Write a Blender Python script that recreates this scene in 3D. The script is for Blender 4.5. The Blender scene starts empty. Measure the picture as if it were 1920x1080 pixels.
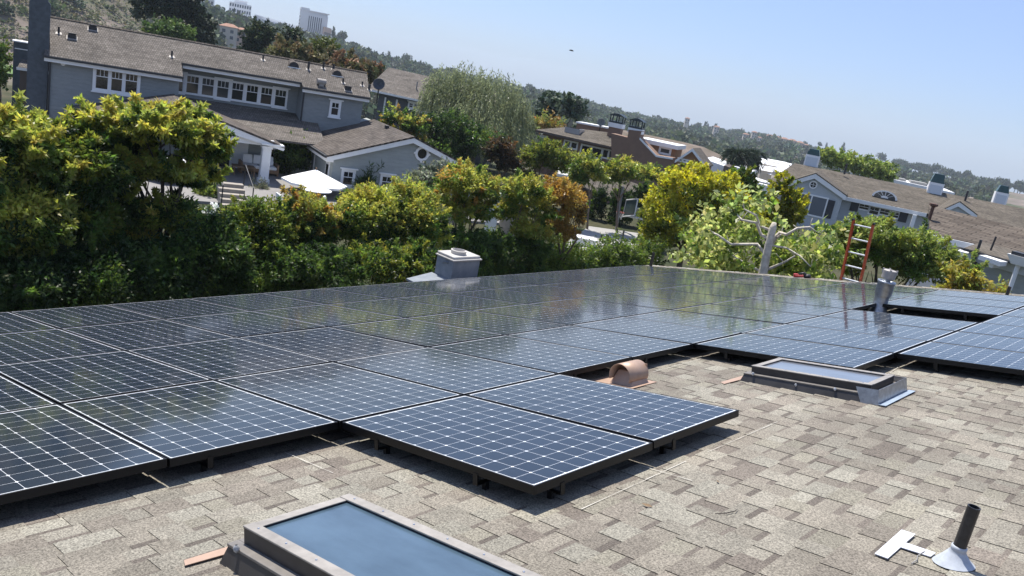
import bpy, math, random
import numpy as np
from mathutils import Vector, Matrix
PI = math.pi
rad = math.radians
sc = bpy.context.scene
col = sc.collection
rng = np.random.default_rng(7)
random.seed(7)

# ------------------------------------------------------------------ camera, sky, sun, exposure
CAM = np.array([9.81015767, -2.89613772, 3.60447911])
RW = np.array([[0.7137343, 0.67590988, 0.18365508],
               [0.30358927, -0.06224012, -0.95076796],
               [-0.63120275, 0.73435141, -0.2496219]])      # rows: right, down, forward
FPX = 1521.5                                                # focal length in pixels of a 1920 wide picture
cd = bpy.data.cameras.new("camera"); cam = bpy.data.objects.new("camera", cd); col.objects.link(cam)
cd.sensor_width = 36.0; cd.lens = FPX / 1920 * 36.0
cd.clip_start = 0.05; cd.clip_end = 30000
m = Matrix(((RW[0][0], -RW[1][0], -RW[2][0], CAM[0]), (RW[0][1], -RW[1][1], -RW[2][1], CAM[1]),
            (RW[0][2], -RW[1][2], -RW[2][2], CAM[2]), (0, 0, 0, 1)))
cam.matrix_world = m
sc.camera = cam
SUN = Vector((-0.42, 0.12, 0.92)).normalized()
w = bpy.data.worlds.new("World"); sc.world = w; w.use_nodes = True
wn = w.node_tree; bg = wn.nodes["Background"]
sky = wn.nodes.new("ShaderNodeTexSky"); sky.sky_type = 'NISHITA'; sky.sun_disc = False
sky.sun_elevation = math.asin(SUN.z); sky.sun_rotation = math.atan2(SUN.x, SUN.y)
sky.altitude = 0; sky.air_density = 1.1; sky.dust_density = 0.4; sky.ozone_density = 1.6
wb = wn.nodes.new("ShaderNodeMix"); wb.data_type = 'RGBA'; wb.blend_type = 'MULTIPLY'; wb.inputs[0].default_value = 1
wb.inputs[7].default_value = (0.74, 0.89, 1.34, 1)           # the photograph's cool white balance
veil = wn.nodes.new("ShaderNodeMix"); veil.data_type = 'RGBA'; veil.inputs[0].default_value = 0.44; veil.inputs[7].default_value = (4.4, 5.4, 7.3, 1)   # thin even marine haze over the whole sky
wn.links.new(sky.outputs[0], wb.inputs[6]); wn.links.new(wb.outputs[2], veil.inputs[6]); wn.links.new(veil.outputs[2], bg.inputs[0]); bg.inputs[1].default_value = 0.082
sd = bpy.data.lights.new("sun", 'SUN'); so = bpy.data.objects.new("sun", sd); col.objects.link(so)
sd.energy = 4.9; sd.angle = rad(0.5); sd.color = (1.0, 0.95, 0.87)
so.rotation_euler = SUN.to_track_quat('Z', 'Y').to_euler(); so.location = (0, 0, 40)
sc.view_settings.view_transform = 'Standard'; sc.view_settings.look = 'None'
sc.view_settings.exposure = 0.6; sc.view_settings.gamma = 1.0; sc.view_settings.use_curve_mapping = False
sc.cycles.max_bounces = 8; sc.cycles.transparent_max_bounces = 16; sc.cycles.volume_bounces = 0
sc.cycles.sample_clamp_indirect = 8

# ------------------------------------------------------------------ measuring helpers (a sight line of the survey -> a point of the place)
def ray(px, py):
    d = RW.T @ np.array([(px - 960) / FPX, (py - 540) / FPX, 1.0]); return d / np.linalg.norm(d)
def at(px, py, dist):
    d = ray(px, py); return CAM + d * dist / math.hypot(d[0], d[1])
def at_z(px, py, z):
    d = ray(px, py); return CAM + d * (z - CAM[2]) / d[2]
def mpp(P):                                                 # metres per survey pixel at P
    return float(np.dot(np.array(P) - CAM, RW[2])) / FPX
class Frame:
    """a building's own axes: x to the right along its front, y back into it, z up"""
    def __init__(s, O, deg):
        s.O = np.array([O[0], O[1], 0.0]); a = rad(deg); s.a = a
        s.e = np.array([math.cos(a), math.sin(a), 0]); s.n = np.array([-math.sin(a), math.cos(a), 0])
    def loc(s, X):
        X = X - s.O; return (float(X @ s.e), float(X @ s.n), float(X[2]))
    def y(s, px, py, y):
        d = ray(px, py); k = (y - (CAM - s.O) @ s.n) / (d @ s.n); return s.loc(CAM + k * d)
    def x(s, px, py, x):
        d = ray(px, py); k = (x - (CAM - s.O) @ s.e) / (d @ s.e); return s.loc(CAM + k * d)
    def z(s, px, py, z):
        return s.loc(at_z(px, py, z))

# ------------------------------------------------------------------ mesh helpers
class MB:
    def __init__(s): s.v = []; s.f = []; s.m = []
    def face(s, pts, mi=0):
        b = len(s.v); s.v += [tuple(p) for p in pts]; s.f.append(tuple(range(b, b + len(pts)))); s.m.append(mi); return s
    def box(s, x0, x1, y0, y1, z0, z1, mi=0):
        b = len(s.v)
        s.v += [(x0,y0,z0),(x1,y0,z0),(x1,y1,z0),(x0,y1,z0),(x0,y0,z1),(x1,y0,z1),(x1,y1,z1),(x0,y1,z1)]
        for q in ((0,3,2,1),(4,5,6,7),(0,1,5,4),(1,2,6,5),(2,3,7,6),(3,0,4,7)):
            s.f.append(tuple(b + i for i in q)); s.m.append(mi)
        return s
    def prism(s, poly, vec, mi=0):
        n = len(poly); b = len(s.v); vx, vy, vz = vec
        s.v += [tuple(p) for p in poly] + [(p[0]+vx, p[1]+vy, p[2]+vz) for p in poly]
        s.f.append(tuple(b + i for i in range(n))[::-1]); s.f.append(tuple(b + n + i for i in range(n)))
        for i in range(n):
            j = (i + 1) % n; s.f.append((b+i, b+j, b+n+j, b+n+i))
        s.m += [mi] * (n + 2); return s
    def tube(s, pts, radii, n=8, mi=0, caps=True):
        pts = [Vector(p) for p in pts]; b0 = len(s.v)
        if not hasattr(radii, '__len__'): radii = [radii] * len(pts)
        up = None
        for i, p in enumerate(pts):
            t = (pts[min(i+1, len(pts)-1)] - pts[max(i-1, 0)])
            t = t.normalized() if t.length > 1e-9 else Vector((0, 0, 1))
            if up is None: up = Vector((1, 0, 0)) if abs(t.x) < .8 else Vector((0, 1, 0))
            a = (up - t * up.dot(t)).normalized(); c = t.cross(a); up = a
            for k in range(n):
                q = p + (a * math.cos(2*PI*k/n) + c * math.sin(2*PI*k/n)) * radii[i]; s.v.append(tuple(q))
        for i in range(len(pts) - 1):
            for k in range(n):
                A = b0 + i*n + k; B = b0 + i*n + (k+1) % n
                s.f.append((A, B, B + n, A + n)); s.m.append(mi)
        if caps:
            s.f.append(tuple(b0 + k for k in range(n))[::-1]); s.m.append(mi)
            e = b0 + (len(pts)-1)*n; s.f.append(tuple(e + k for k in range(n))); s.m.append(mi)
        return s
    def lathe(s, prof, c=(0,0,0), n=20, mi=0):
        b0 = len(s.v)
        for r, z in prof:
            for k in range(n): s.v.append((c[0] + r*math.cos(2*PI*k/n), c[1] + r*math.sin(2*PI*k/n), c[2] + z))
        for i in range(len(prof)-1):
            for k in range(n):
                A = b0+i*n+k; B = b0+i*n+(k+1)%n; s.f.append((A, B, B+n, A+n)); s.m.append(mi)
        return s
    def build(s, name, mats, parent=None, smooth=False, bevel=0, loc=None):
        me = bpy.data.meshes.new(name); me.from_pydata(s.v, [], s.f)
        if not isinstance(mats, (list, tuple)): mats = [mats]
        for q in mats: me.materials.append(q)
        me.polygons.foreach_set("material_index", s.m)
        if smooth: me.polygons.foreach_set("use_smooth", [True]*len(s.f))
        me.update()
        o = bpy.data.objects.new(name, me); col.objects.link(o)
        if parent: o.parent = parent
        if loc: o.location = loc
        if bevel:
            bv = o.modifiers.new("bevel", 'BEVEL'); bv.width = bevel; bv.segments = 2; bv.limit_method = 'ANGLE'
        return o
def quads_obj(name, V, C, mat, parent=None, loc=None):
    """V (n,4,3) loose quads with a colour per face C (n,3)"""
    n = len(V); me = bpy.data.meshes.new(name)
    me.vertices.add(4*n); me.vertices.foreach_set("co", np.ascontiguousarray(V, dtype=np.float32).ravel())
    me.loops.add(4*n); me.loops.foreach_set("vertex_index", np.arange(4*n, dtype=np.int32))
    me.polygons.add(n); me.polygons.foreach_set("loop_start", np.arange(0, 4*n, 4, dtype=np.int32))
    me.update(calc_edges=True)
    at_ = me.attributes.new("Col", 'FLOAT_COLOR', 'FACE')
    at_.data.foreach_set("color", np.concatenate([C, np.ones((n, 1))], 1).astype(np.float32).ravel())
    me.materials.append(mat); me.validate()
    o = bpy.data.objects.new(name, me); col.objects.link(o)
    if parent: o.parent = parent
    if loc is not None: o.location = loc
    return o
def thing(name, label, cat, loc=(0,0,0), rot=(0,0,0), group=None):
    o = bpy.data.objects.new(name, None); col.objects.link(o); o.empty_display_size = 0.2
    o.location = tuple(float(q) for q in loc); o.rotation_euler = rot; o['label'] = label; o['category'] = cat
    if group: o['group'] = group
    return o
def tag(o, label, cat, group=None):
    o['label'] = label; o['category'] = cat
    if group: o['group'] = group
    return o
def struct(o, kind='structure'):
    o['kind'] = kind; return o
def copy_thing(root, loc, rot=None, label=None, scale=None):
    r = root.copy(); col.objects.link(r); r.location = tuple(float(q) for q in loc)
    if rot is not None: r.rotation_euler = rot
    if scale is not None: r.scale = (scale,)*3 if not hasattr(scale, '__len__') else scale
    if label: r['label'] = label
    for ch in list(root.children):
        c = ch.copy(); col.objects.link(c); c.parent = r
        for g in list(ch.children):
            d = g.copy(); col.objects.link(d); d.parent = c
    return r

# ------------------------------------------------------------------ materials
def mat(name, base=(.5,.5,.5), rough=.6, metal=0., spec=.5, var=0., scale=5., bump=0., bscale=40., coat=0., base2=None, stretch=(1,1,1), detail=5):
    M = bpy.data.materials.new(name); M.use_nodes = True; nt = M.node_tree; P = nt.nodes["Principled BSDF"]
    P.inputs["Base Color"].default_value = (*base, 1); P.inputs["Roughness"].default_value = rough
    P.inputs["Metallic"].default_value = metal; P.inputs["Specular IOR Level"].default_value = spec
    if coat: P.inputs["Coat Weight"].default_value = coat; P.inputs["Coat Roughness"].default_value = .05
    if var or bump or base2:
        tc = nt.nodes.new("ShaderNodeTexCoord"); mp = nt.nodes.new("ShaderNodeMapping"); mp.inputs["Scale"].default_value = stretch
        nt.links.new(tc.outputs["Object"], mp.inputs[0])
    if var or base2:
        nz = nt.nodes.new("ShaderNodeTexNoise"); nz.inputs["Scale"].default_value = scale; nz.inputs["Detail"].default_value = detail
        nz.inputs["Roughness"].default_value = .65
        nt.links.new(mp.outputs[0], nz.inputs["Vector"])
        rp = nt.nodes.new("ShaderNodeValToRGB"); rp.color_ramp.elements[0].position = .3; rp.color_ramp.elements[1].position = .7
        b2 = base2 if base2 else tuple(min(1, q*(1+var)) for q in base)
        b1 = base if base2 else tuple(q*(1-var) for q in base)
        rp.color_ramp.elements[0].color = (*b1, 1); rp.color_ramp.elements[1].color = (*b2, 1)
        nt.links.new(nz.outputs["Fac"], rp.inputs[0]); nt.links.new(rp.outputs[0], P.inputs["Base Color"])
    if bump:
        n2 = nt.nodes.new("ShaderNodeTexNoise"); n2.inputs["Scale"].default_value = bscale; n2.inputs["Detail"].default_value = 4
        bp = nt.nodes.new("ShaderNodeBump"); bp.inputs["Strength"].default_value = bump; bp.inputs["Distance"].default_value = .02
        nt.links.new(mp.outputs[0], n2.inputs["Vector"]); nt.links.new(n2.outputs["Fac"], bp.inputs["Height"]); nt.links.new(bp.outputs[0], P.inputs["Normal"])
    return M
def node_math(nt, op, a, b=None, clamp=False):
    n = nt.nodes.new("ShaderNodeMath"); n.operation = op; n.use_clamp = clamp
    for i, q in enumerate((a, b)):
        if q is None: continue
        if isinstance(q, (int, float)): n.inputs[i].default_value = q
        else: nt.links.new(q, n.inputs[i])
    return n.outputs[0]
def leaf_mat(name, trans=.35, rough=.42, spec=.35):
    M = bpy.data.materials.new(name); M.use_nodes = True; nt = M.node_tree; P = nt.nodes["Principled BSDF"]
    a = nt.nodes.new("ShaderNodeAttribute"); a.attribute_name = "Col"
    P.inputs["Roughness"].default_value = rough; P.inputs["Specular IOR Level"].default_value = spec
    nt.links.new(a.outputs["Color"], P.inputs["Base Color"])
    t = nt.nodes.new("ShaderNodeBsdfTranslucent"); mx = nt.nodes.new("ShaderNodeMixShader"); mx.inputs[0].default_value = trans
    hs = nt.nodes.new("ShaderNodeHueSaturation"); hs.inputs["Value"].default_value = 1.5; hs.inputs["Saturation"].default_value = 1.1
    nt.links.new(a.outputs["Color"], hs.inputs["Color"]); nt.links.new(hs.outputs[0], t.inputs["Color"])
    nt.links.new(P.outputs[0], mx.inputs[1]); nt.links.new(t.outputs[0], mx.inputs[2])
    nt.links.new(mx.outputs[0], nt.nodes["Material Output"].inputs[0]); return M
LEAF = leaf_mat("leaf", .5); FARLEAF = leaf_mat("far_leaf", .2, .6, .2)
BARK = mat("bark", (.16,.12,.09), .9, var=.4, scale=6, bump=.5, bscale=20)
PALEBARK = mat("pale_bark", (.68,.62,.53), .85, base2=(.40,.35,.28), scale=9, bump=.4, bscale=25)
DARKBARK = mat("dark_bark", (.07,.055,.045), .9, var=.4, scale=8)
WHITE = mat("white_paint", (.78,.78,.77), .5, var=.05, scale=2)
GLASS = mat("window_glass", (.012,.014,.018), .06, spec=.6)
_n = GLASS.node_tree; _oi = _n.nodes.new("ShaderNodeObjectInfo"); _rp = _n.nodes.new("ShaderNodeValToRGB")   # blinds half drawn in some rooms
_rp.color_ramp.elements[0].position = .45; _rp.color_ramp.elements[0].color = (.010,.012,.016,1); _rp.color_ramp.elements[1].position = 1; _rp.color_ramp.elements[1].color = (.075,.075,.075,1)
_n.links.new(_oi.outputs["Random"], _rp.inputs[0]); _n.links.new(_rp.outputs[0], _n.nodes["Principled BSDF"].inputs["Base Color"])
BLACK = mat("black_metal", (.012,.012,.013), .45)
def siding(name, c, c2, pitch=.16):
    """painted siding: noise tint plus shadow-gap courses as bump"""
    M = mat(name, c, .75, base2=c2, scale=2.5, stretch=(1,1,3)); nt = M.node_tree; P = nt.nodes["Principled BSDF"]
    tc = nt.nodes.new("ShaderNodeTexCoord"); sx = nt.nodes.new("ShaderNodeSeparateXYZ"); nt.links.new(tc.outputs["Object"], sx.inputs[0])
    fz = node_math(nt, 'FRACT', node_math(nt, 'DIVIDE', sx.outputs["Z"], pitch))
    bp = nt.nodes.new("ShaderNodeBump"); bp.inputs["Strength"].default_value = .8; bp.inputs["Distance"].default_value = .015
    bp.invert = True
    nt.links.new(fz, bp.inputs["Height"]); nt.links.new(bp.outputs[0], P.inputs["Normal"]); return M
def shake(name, c, c2, pitch=.2, axis='Y', tile=.25, gap=.012, nsc=.9, amp=.35):
    """weathered roof shakes: rows with broken joints, each shake its own tint"""
    M = bpy.data.materials.new(name); M.use_nodes = True; nt = M.node_tree; P = nt.nodes["Principled BSDF"]; P.inputs["Roughness"].default_value = .9
    P.inputs["Specular IOR Level"].default_value = .2
    tc = nt.nodes.new("ShaderNodeTexCoord"); sx = nt.nodes.new("ShaderNodeSeparateXYZ"); nt.links.new(tc.outputs["Object"], sx.inputs[0])
    cx = nt.nodes.new("ShaderNodeCombineXYZ")
    a, b = ("X", "Y") if axis == 'Y' else ("Y", "X")
    nt.links.new(sx.outputs[a], cx.inputs[0]); nt.links.new(sx.outputs[b], cx.inputs[1])
    br = nt.nodes.new("ShaderNodeTexBrick"); br.inputs["Scale"].default_value = 1; br.inputs["Brick Width"].default_value = tile
    br.inputs["Row Height"].default_value = pitch; br.inputs["Mortar Size"].default_value = gap; br.inputs["Bias"].default_value = 0
    br.inputs["Color1"].default_value = (*c, 1); br.inputs["Color2"].default_value = (*c2, 1)
    br.inputs["Mortar"].default_value = tuple(q*.35 for q in c) + (1,)
    nt.links.new(cx.outputs[0], br.inputs["Vector"])
    nz = nt.nodes.new("ShaderNodeTexNoise"); nz.inputs["Scale"].default_value = nsc; nz.inputs["Detail"].default_value = 9; nz.inputs["Roughness"].default_value = .78
    st_ = nt.nodes.new("ShaderNodeMapping"); st_.inputs["Scale"].default_value = (.55, 1.6, 1) if axis == "Y" else (1.6, .55, 1)
    nt.links.new(tc.outputs["Object"], st_.inputs[0]); nt.links.new(st_.outputs[0], nz.inputs["Vector"])
    mr = nt.nodes.new("ShaderNodeMapRange"); mr.inputs[1].default_value = .3; mr.inputs[2].default_value = .7; mr.inputs[3].default_value = 1-amp; mr.inputs[4].default_value = 1+amp
    nt.links.new(nz.outputs["Fac"], mr.inputs[0])
    mx = nt.nodes.new("ShaderNodeVectorMath"); mx.operation = 'SCALE'; nt.links.new(br.outputs["Color"], mx.inputs[0]); nt.links.new(mr.outputs[0], mx.inputs["Scale"])
    nt.links.new(mx.outputs[0], P.inputs["Base Color"])
    bp = nt.nodes.new("ShaderNodeBump"); bp.inputs["Strength"].default_value = .6; bp.inputs["Distance"].default_value = .02
    nt.links.new(br.outputs["Fac"], bp.inputs["Height"]); bp.invert = True; nt.links.new(bp.outputs[0], P.inputs["Normal"]); return M

G = -4.0                                                    # garden level below the panel plane's eave
# ------------------------------------------------------------------ terrain
PROF = [(-900,-900,420,-18),(-400,-560,420,-18),(0,-270,430,-18),(100,-225,440,-18),(200,-150,450,-18),(280,-75,480,-18),(340,4,540,-18),(400,28,580,-19),(480,52,640,-20),(560,73,720,-21),(620,86,770,-21),(700,107,820,-21),
        (800,135,880,-21),(960,168,950,-21),(1100,203,1050,-21),(1300,243,1200,-21),(1460,266,1300,-21),(1530,282,1350,-21),(1600,306,1250,-21),(1700,322,1150,-21),(1820,345,1050,-21),(1920,366,1000,-21),(2400,480,1000,-21)]
def azim(d): return math.atan2(d[1], d[0])
_az = []; _el = []; _rd = []; _bz = []
for px, py, rd, bz in PROF:
    d = ray(px, py); _az.append(azim(d)); _el.append(d[2]/math.hypot(d[0], d[1])); _rd.append(rd); _bz.append(bz)
_o = np.argsort(_az); _az = np.array(_az)[_o]; _el = np.array(_el)[_o]; _rd = np.array(_rd)[_o]; _bz = np.array(_bz)[_o]
def sstep(t): t = np.clip(t, 0, 1); return t*t*(3-2*t)
def hnoise(x, y):
    return (np.sin(x*.021+1.3)*np.cos(y*.017+.4) + .6*np.sin(x*.047+y*.031) + .4*np.sin(y*.083-x*.061+2) + .25*np.sin(x*.17)*np.sin(y*.15+1))/2.2
def ground(x, y):
    x = np.asarray(x, float); y = np.asarray(y, float)
    dx, dy = x - CAM[0], y - CAM[1]; r = np.hypot(dx, dy); a = np.arctan2(dy, dx)
    a = np.where(a < -1, a + 2*PI, a)
    el = np.interp(a, _az, _el); rd = np.interp(a, _az, _rd); bz = np.interp(a, _az, _bz)
    zr = CAM[2] + el*rd
    r0 = 250.0
    z = G + (bz - G)*sstep((r - 62)/120.0)
    t = np.clip((r - r0)/(rd - r0), 0, 1)
    z = z + (zr - bz)*(t*.75 + .25*sstep(t)) * (r > r0) + hnoise(x, y)*5*sstep((r-r0)/150)*sstep((rd - r)/120)
    over = np.clip(r - rd, 0, None)
    z = z - np.minimum(over*.09, 40)*1.0
    front = (a > 0.9) & (a < 3.3)
    return np.where(front | (r < 60), z, G)
na, radii = 260, np.concatenate([np.linspace(0.01, 60, 14), np.linspace(66, 250, 30), np.linspace(262, 1450, 80), np.linspace(1500, 2100, 6)])
aa = np.linspace(0.9, 3.3, na); aa = np.concatenate([aa, np.linspace(3.35, 0.85+2*PI, 60)])
X = CAM[0] + radii[:, None]*np.cos(aa)[None]; Y = CAM[1] + radii[:, None]*np.sin(aa)[None]
Z = ground(X, Y); Z[:14] = G
Z[:, na:] = Z[:, na:]*0 + np.minimum(G, Z[:, na:])
V = np.stack([X, Y, Z], -1).reshape(-1, 3); n2 = len(aa)
F = []
for i in range(len(radii)-1):
    for k in range(n2):
        k2 = (k+1) % n2; F.append((i*n2+k, (i+1)*n2+k, (i+1)*n2+k2, i*n2+k2))
me = bpy.data.meshes.new("ground"); me.from_pydata(V.tolist(), [], F); me.polygons.foreach_set("use_smooth", [True]*len(F))
GM = bpy.data.materials.new("hill_ground"); GM.use_nodes = True; nt = GM.node_tree; P = nt.nodes["Principled BSDF"]; P.inputs["Roughness"].default_value = .95; P.inputs["Specular IOR Level"].default_value = .1
tc = nt.nodes.new("ShaderNodeTexCoord"); n1 = nt.nodes.new("ShaderNodeTexNoise"); n1.inputs["Scale"].default_value = .022; n1.inputs["Detail"].default_value = 9; n1.inputs["Roughness"].default_value = .68
nt.links.new(tc.outputs["Object"], n1.inputs["Vector"])
rp = nt.nodes.new("ShaderNodeValToRGB"); cr = rp.color_ramp
cr.elements[0].position = .30; cr.elements[0].color = (.05,.06,.035,1); cr.elements[1].position = .72; cr.elements[1].color = (.30,.25,.19,1)
for p_, c_ in ((.42,(.085,.095,.05,1)),(.50,(.13,.115,.085,1)),(.58,(.165,.135,.115,1))):
    e_ = cr.elements.new(p_); e_.color = c_
nt.links.new(n1.outputs["Fac"], rp.inputs[0])
ln = nt.nodes.new("ShaderNodeVectorMath"); ln.operation = 'LENGTH'; nt.links.new(tc.outputs["Object"], ln.inputs[0])
near = nt.nodes.new("ShaderNodeMapRange"); near.inputs[1].default_value = 95; near.inputs[2].default_value = 150; nt.links.new(ln.outputs["Value"], near.inputs[0])
n4 = nt.nodes.new("ShaderNodeTexNoise"); n4.inputs["Scale"].default_value = .5; n4.inputs["Detail"].default_value = 8; nt.links.new(tc.outputs["Object"], n4.inputs["Vector"])
rp2 = nt.nodes.new("ShaderNodeValToRGB"); rp2.color_ramp.elements[0].position = .35; rp2.color_ramp.elements[0].color = (.035,.045,.02,1); rp2.color_ramp.elements[1].position = .7; rp2.color_ramp.elements[1].color = (.085,.075,.045,1)
nt.links.new(n4.outputs["Fac"], rp2.inputs[0])
gm = nt.nodes.new("ShaderNodeMix"); gm.data_type = 'RGBA'; nt.links.new(near.outputs[0], gm.inputs[0]); nt.links.new(rp2.outputs[0], gm.inputs[6]); nt.links.new(rp.outputs[0], gm.inputs[7])
nt.links.new(gm.outputs[2], P.inputs["Base Color"])
me.materials.append(GM); g = bpy.data.objects.new("ground", me); col.objects.link(g); struct(g)
# ------------------------------------------------------------------ our roof: u up the slope, v along the eave, n off the plane
TH = rad(12.7); cT, sT = math.cos(TH), math.sin(TH)
ROT = (0, -TH, 0)
def g2w(u, v, n): return (u*cT - n*sT, v, u*sT + n*cT)
PU, PV, PLEN, PWID = 1.5833, 1.06, 1.559, 1.046
H = -.145                                                    # shingle surface under the panel glass plane
U0, U1, V0, V1 = -.9, 13.0, -7.0, 14.65
home = thing("shingle_house", "tan asphalt shingle roof of the near house carrying the solar array", "house", g2w(0,0,0), ROT)
SH = bpy.data.materials.new("asphalt_shingle"); SH.use_nodes = True; nt = SH.node_tree; P = nt.nodes["Principled BSDF"]
P.inputs["Roughness"].default_value = .92; P.inputs["Specular IOR Level"].default_value = .25
a = nt.nodes.new("ShaderNodeAttribute"); a.attribute_name = "Col"; tc = nt.nodes.new("ShaderNodeTexCoord")
n1 = nt.nodes.new("ShaderNodeTexNoise"); n1.inputs["Scale"].default_value = 105; n1.inputs["Detail"].default_value = 2; n1.inputs["Roughness"].default_value = .9
nt.links.new(tc.outputs["Object"], n1.inputs["Vector"])
mr = nt.nodes.new("ShaderNodeMapRange"); mr.inputs[1].default_value = .33; mr.inputs[2].default_value = .67; mr.inputs[3].default_value = .42; mr.inputs[4].default_value = 1.62
nt.links.new(n1.outputs["Fac"], mr.inputs[0])
n3 = nt.nodes.new("ShaderNodeTexNoise"); n3.inputs["Scale"].default_value = 1.1; n3.inputs["Detail"].default_value = 5; nt.links.new(tc.outputs["Object"], n3.inputs["Vector"])
mr2 = nt.nodes.new("ShaderNodeMapRange"); mr2.inputs[1].default_value = .3; mr2.inputs[2].default_value = .7; mr2.inputs[3].default_value = .84; mr2.inputs[4].default_value = 1.14
nt.links.new(n3.outputs["Fac"], mr2.inputs[0])
mul = node_math(nt, 'MULTIPLY', mr.outputs[0], mr2.outputs[0])
mx = nt.nodes.new("ShaderNodeVectorMath"); mx.operation = 'SCALE'; nt.links.new(a.outputs["Color"], mx.inputs[0]); nt.links.new(mul, mx.inputs["Scale"])
nt.links.new(mx.outputs[0], P.inputs["Base Color"])
bp = nt.nodes.new("ShaderNodeBump"); bp.inputs["Strength"].default_value = .55; bp.inputs["Distance"].default_value = .004
nt.links.new(n1.outputs["Fac"], bp.inputs["Height"]); nt.links.new(bp.outputs[0], P.inputs["Normal"])
Q = []; C = []
PAL = np.array([[.200,.182,.152],[.215,.200,.168],[.232,.220,.185],[.182,.163,.137],[.155,.135,.115],[.208,.194,.158]])*np.array([.99,.982,.962])
EXP = .143; nrow = int((U1-U0)/EXP)
r1 = np.random.default_rng(3)
for k in range(nrow):
    u = U0 + k*EXP; lo, hi = H + .006, H
    v = V0 - r1.uniform(0, .3); raised = bool(r1.integers(2))
    while v < V1:
        wd = r1.uniform(.10, .26) if raised else r1.uniform(.08, .2)
        v2 = min(v + wd, V1); va = max(v, V0)
        c = PAL[r1.choice(6, p=[.26,.24,.16,.16,.08,.10])]*r1.uniform(.86, 1.12)
        if v2 > va:
            e = .0038 if raised else 0
            u1 = u + EXP; uo = u + r1.normal(0, .0015)
            Q.append([(uo,va,lo+e),(u1,va,hi+e),(u1,v2,hi+e),(uo,v2,lo+e)]); C.append(c)
            Q.append([(uo,va,lo-.008),(uo,va,lo+e),(uo,v2,lo+e),(uo,v2,lo-.008)]); C.append(c*.5)
            if raised:
                for vv in (va, v2):
                    Q.append([(uo,vv,lo-.002),(u1,vv,hi-.002),(u1,vv,hi+e),(uo,vv,lo+e)]); C.append(c*.6)
            elif r1.random() < .85 and v2-va > .07:            # the darker printed shadow band of a laminated shingle
                d = r1.uniform(.026, .05)
                Q.append([(u1-d,va+.003,hi+.0016+.006*d/EXP),(u1-.002,va+.003,hi+.0018),(u1-.002,v2-.003,hi+.0018),(u1-d,v2-.003,hi+.0016+.006*d/EXP)]); C.append(np.array([.118,.102,.086])*r1.uniform(.85,1.25))
        v = v2 if v2 < V1 else V1; raised = not raised
Q = np.array(Q); C = np.array(C)
quads_obj("roof", Q, C, SH, home)
TRIMBR = mat("brown_trim", (.10,.075,.06), .6)
STUCCO = mat("home_stucco", (.48,.46,.42), .9, var=.1, scale=4)
b = MB(); b.box(U0-.02, U1, V0, V1-.01, H-.14, H-.012)
b.build("roof_deck", TRIMBR, home)
b = MB(); b.box(U0-.05, U1, V1-.008, V1+.03, H-.20, H+.004); b.build("rake_board", WHITE, home)
b = MB(); b.box(U0-.16, U0-.03, V0, V1-.1, H-.17, H-.05); b.build("gutter", TRIMBR, home)
bmesh_wall = MB()
xw0, xw1, yw0, yw1 = -.35, 12.4, V0+.3, V1-.45
def zr(x): return (x*sT/cT) + (H-.15)/cT - .02
bmesh_wall.prism([(xw0,yw0,G),(xw1,yw0,G),(xw1,yw0,zr(xw1)),(xw0,yw0,zr(xw0))], (0, yw1-yw0, 0))
wl = bmesh_wall.build("wall", STUCCO, home); wl.rotation_euler = (0, TH, 0)
# far slope behind the ridge
b = MB(); b.prism([(U1*cT-.03, V0, U1*sT+H/cT-.02),(U1*cT+9, V0, U1*sT+H-2.2),(U1*cT+9, V0, U1*sT+H-2.35),(U1*cT-.03, V0, U1*sT+H-.2)], (0, V1-V0, 0))
o = b.build("back_slope", mat("back_shingle", (.30,.26,.21), .9, var=.3, scale=8), home); o.rotation_euler = (0, TH, 0)
# chalk lines snapped on the shingles
CH = mat("chalk", (.50,.48,.43), .9)
b = MB(); r2 = np.random.default_rng(5)
def chalk(u0, v0, u1, v1, wd=.0024):
    L = math.hypot(u1-u0, v1-v0); du, dv = (u1-u0)/L, (v1-v0)/L; n = int(L/.07); b = MB()
    P0 = [(u0+du*L*k/n, v0+dv*L*k/n, wd*r2.uniform(.35, 1.3)) for k in range(n+1)]
    b.v = [(x-dv*h, y+du*h, H+.0125) for x, y, h in P0] + [(x+dv*h, y-du*h, H+.0125) for x, y, h in P0]
    b.f = [(n+1+k, n+2+k, k+1, k) for k in range(n)]; b.m = [0]*n; b.build("chalk_line", CH, home)
chalk(8.03, .2, 8.0, 1.25); chalk(8.0, 1.5, 7.99, 2.5, .002); chalk(5.02, -2.0, 4.86, -.9, .0025); chalk(6.42, .55, 6.41, 1.0); chalk(6.45, 3.3, 6.43, 4.2); chalk(7.99, 4.7, 7.93, 5.3); chalk(7.85, .98, 8.2, .97); chalk(6.25, -.35, 6.75, -.36, .0025)


# ------------------------------------------------------------------ solar panels
FR = mat("black_anodised_frame", (.0045,.0045,.005), .42, spec=.3)
LM = bpy.data.materials.new("solar_cells"); LM.use_nodes = True; nt = LM.node_tree; P = nt.nodes["Principled BSDF"]
tc = nt.nodes.new("ShaderNodeTexCoord"); sx = nt.nodes.new("ShaderNodeSeparateXYZ"); nt.links.new(tc.outputs["Object"], sx.inputs[0])
pit = .1262
def cellc(out, length, n):
    t = node_math(nt, 'DIVIDE', node_math(nt, 'SUBTRACT', out, length/2 - n*pit/2), pit)
    return t, node_math(nt, 'ABSOLUTE', node_math(nt, 'SUBTRACT', node_math(nt, 'FRACT', t), .5))
tx, fx = cellc(sx.outputs["X"], PLEN, 12); ty, fy = cellc(sx.outputs["Y"], PWID, 8)
inx = node_math(nt, 'LESS_THAN', fx, .4925); iny = node_math(nt, 'LESS_THAN', fy, .491)
cut = node_math(nt, 'LESS_THAN', node_math(nt, 'ADD', fx, fy), .915)
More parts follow.
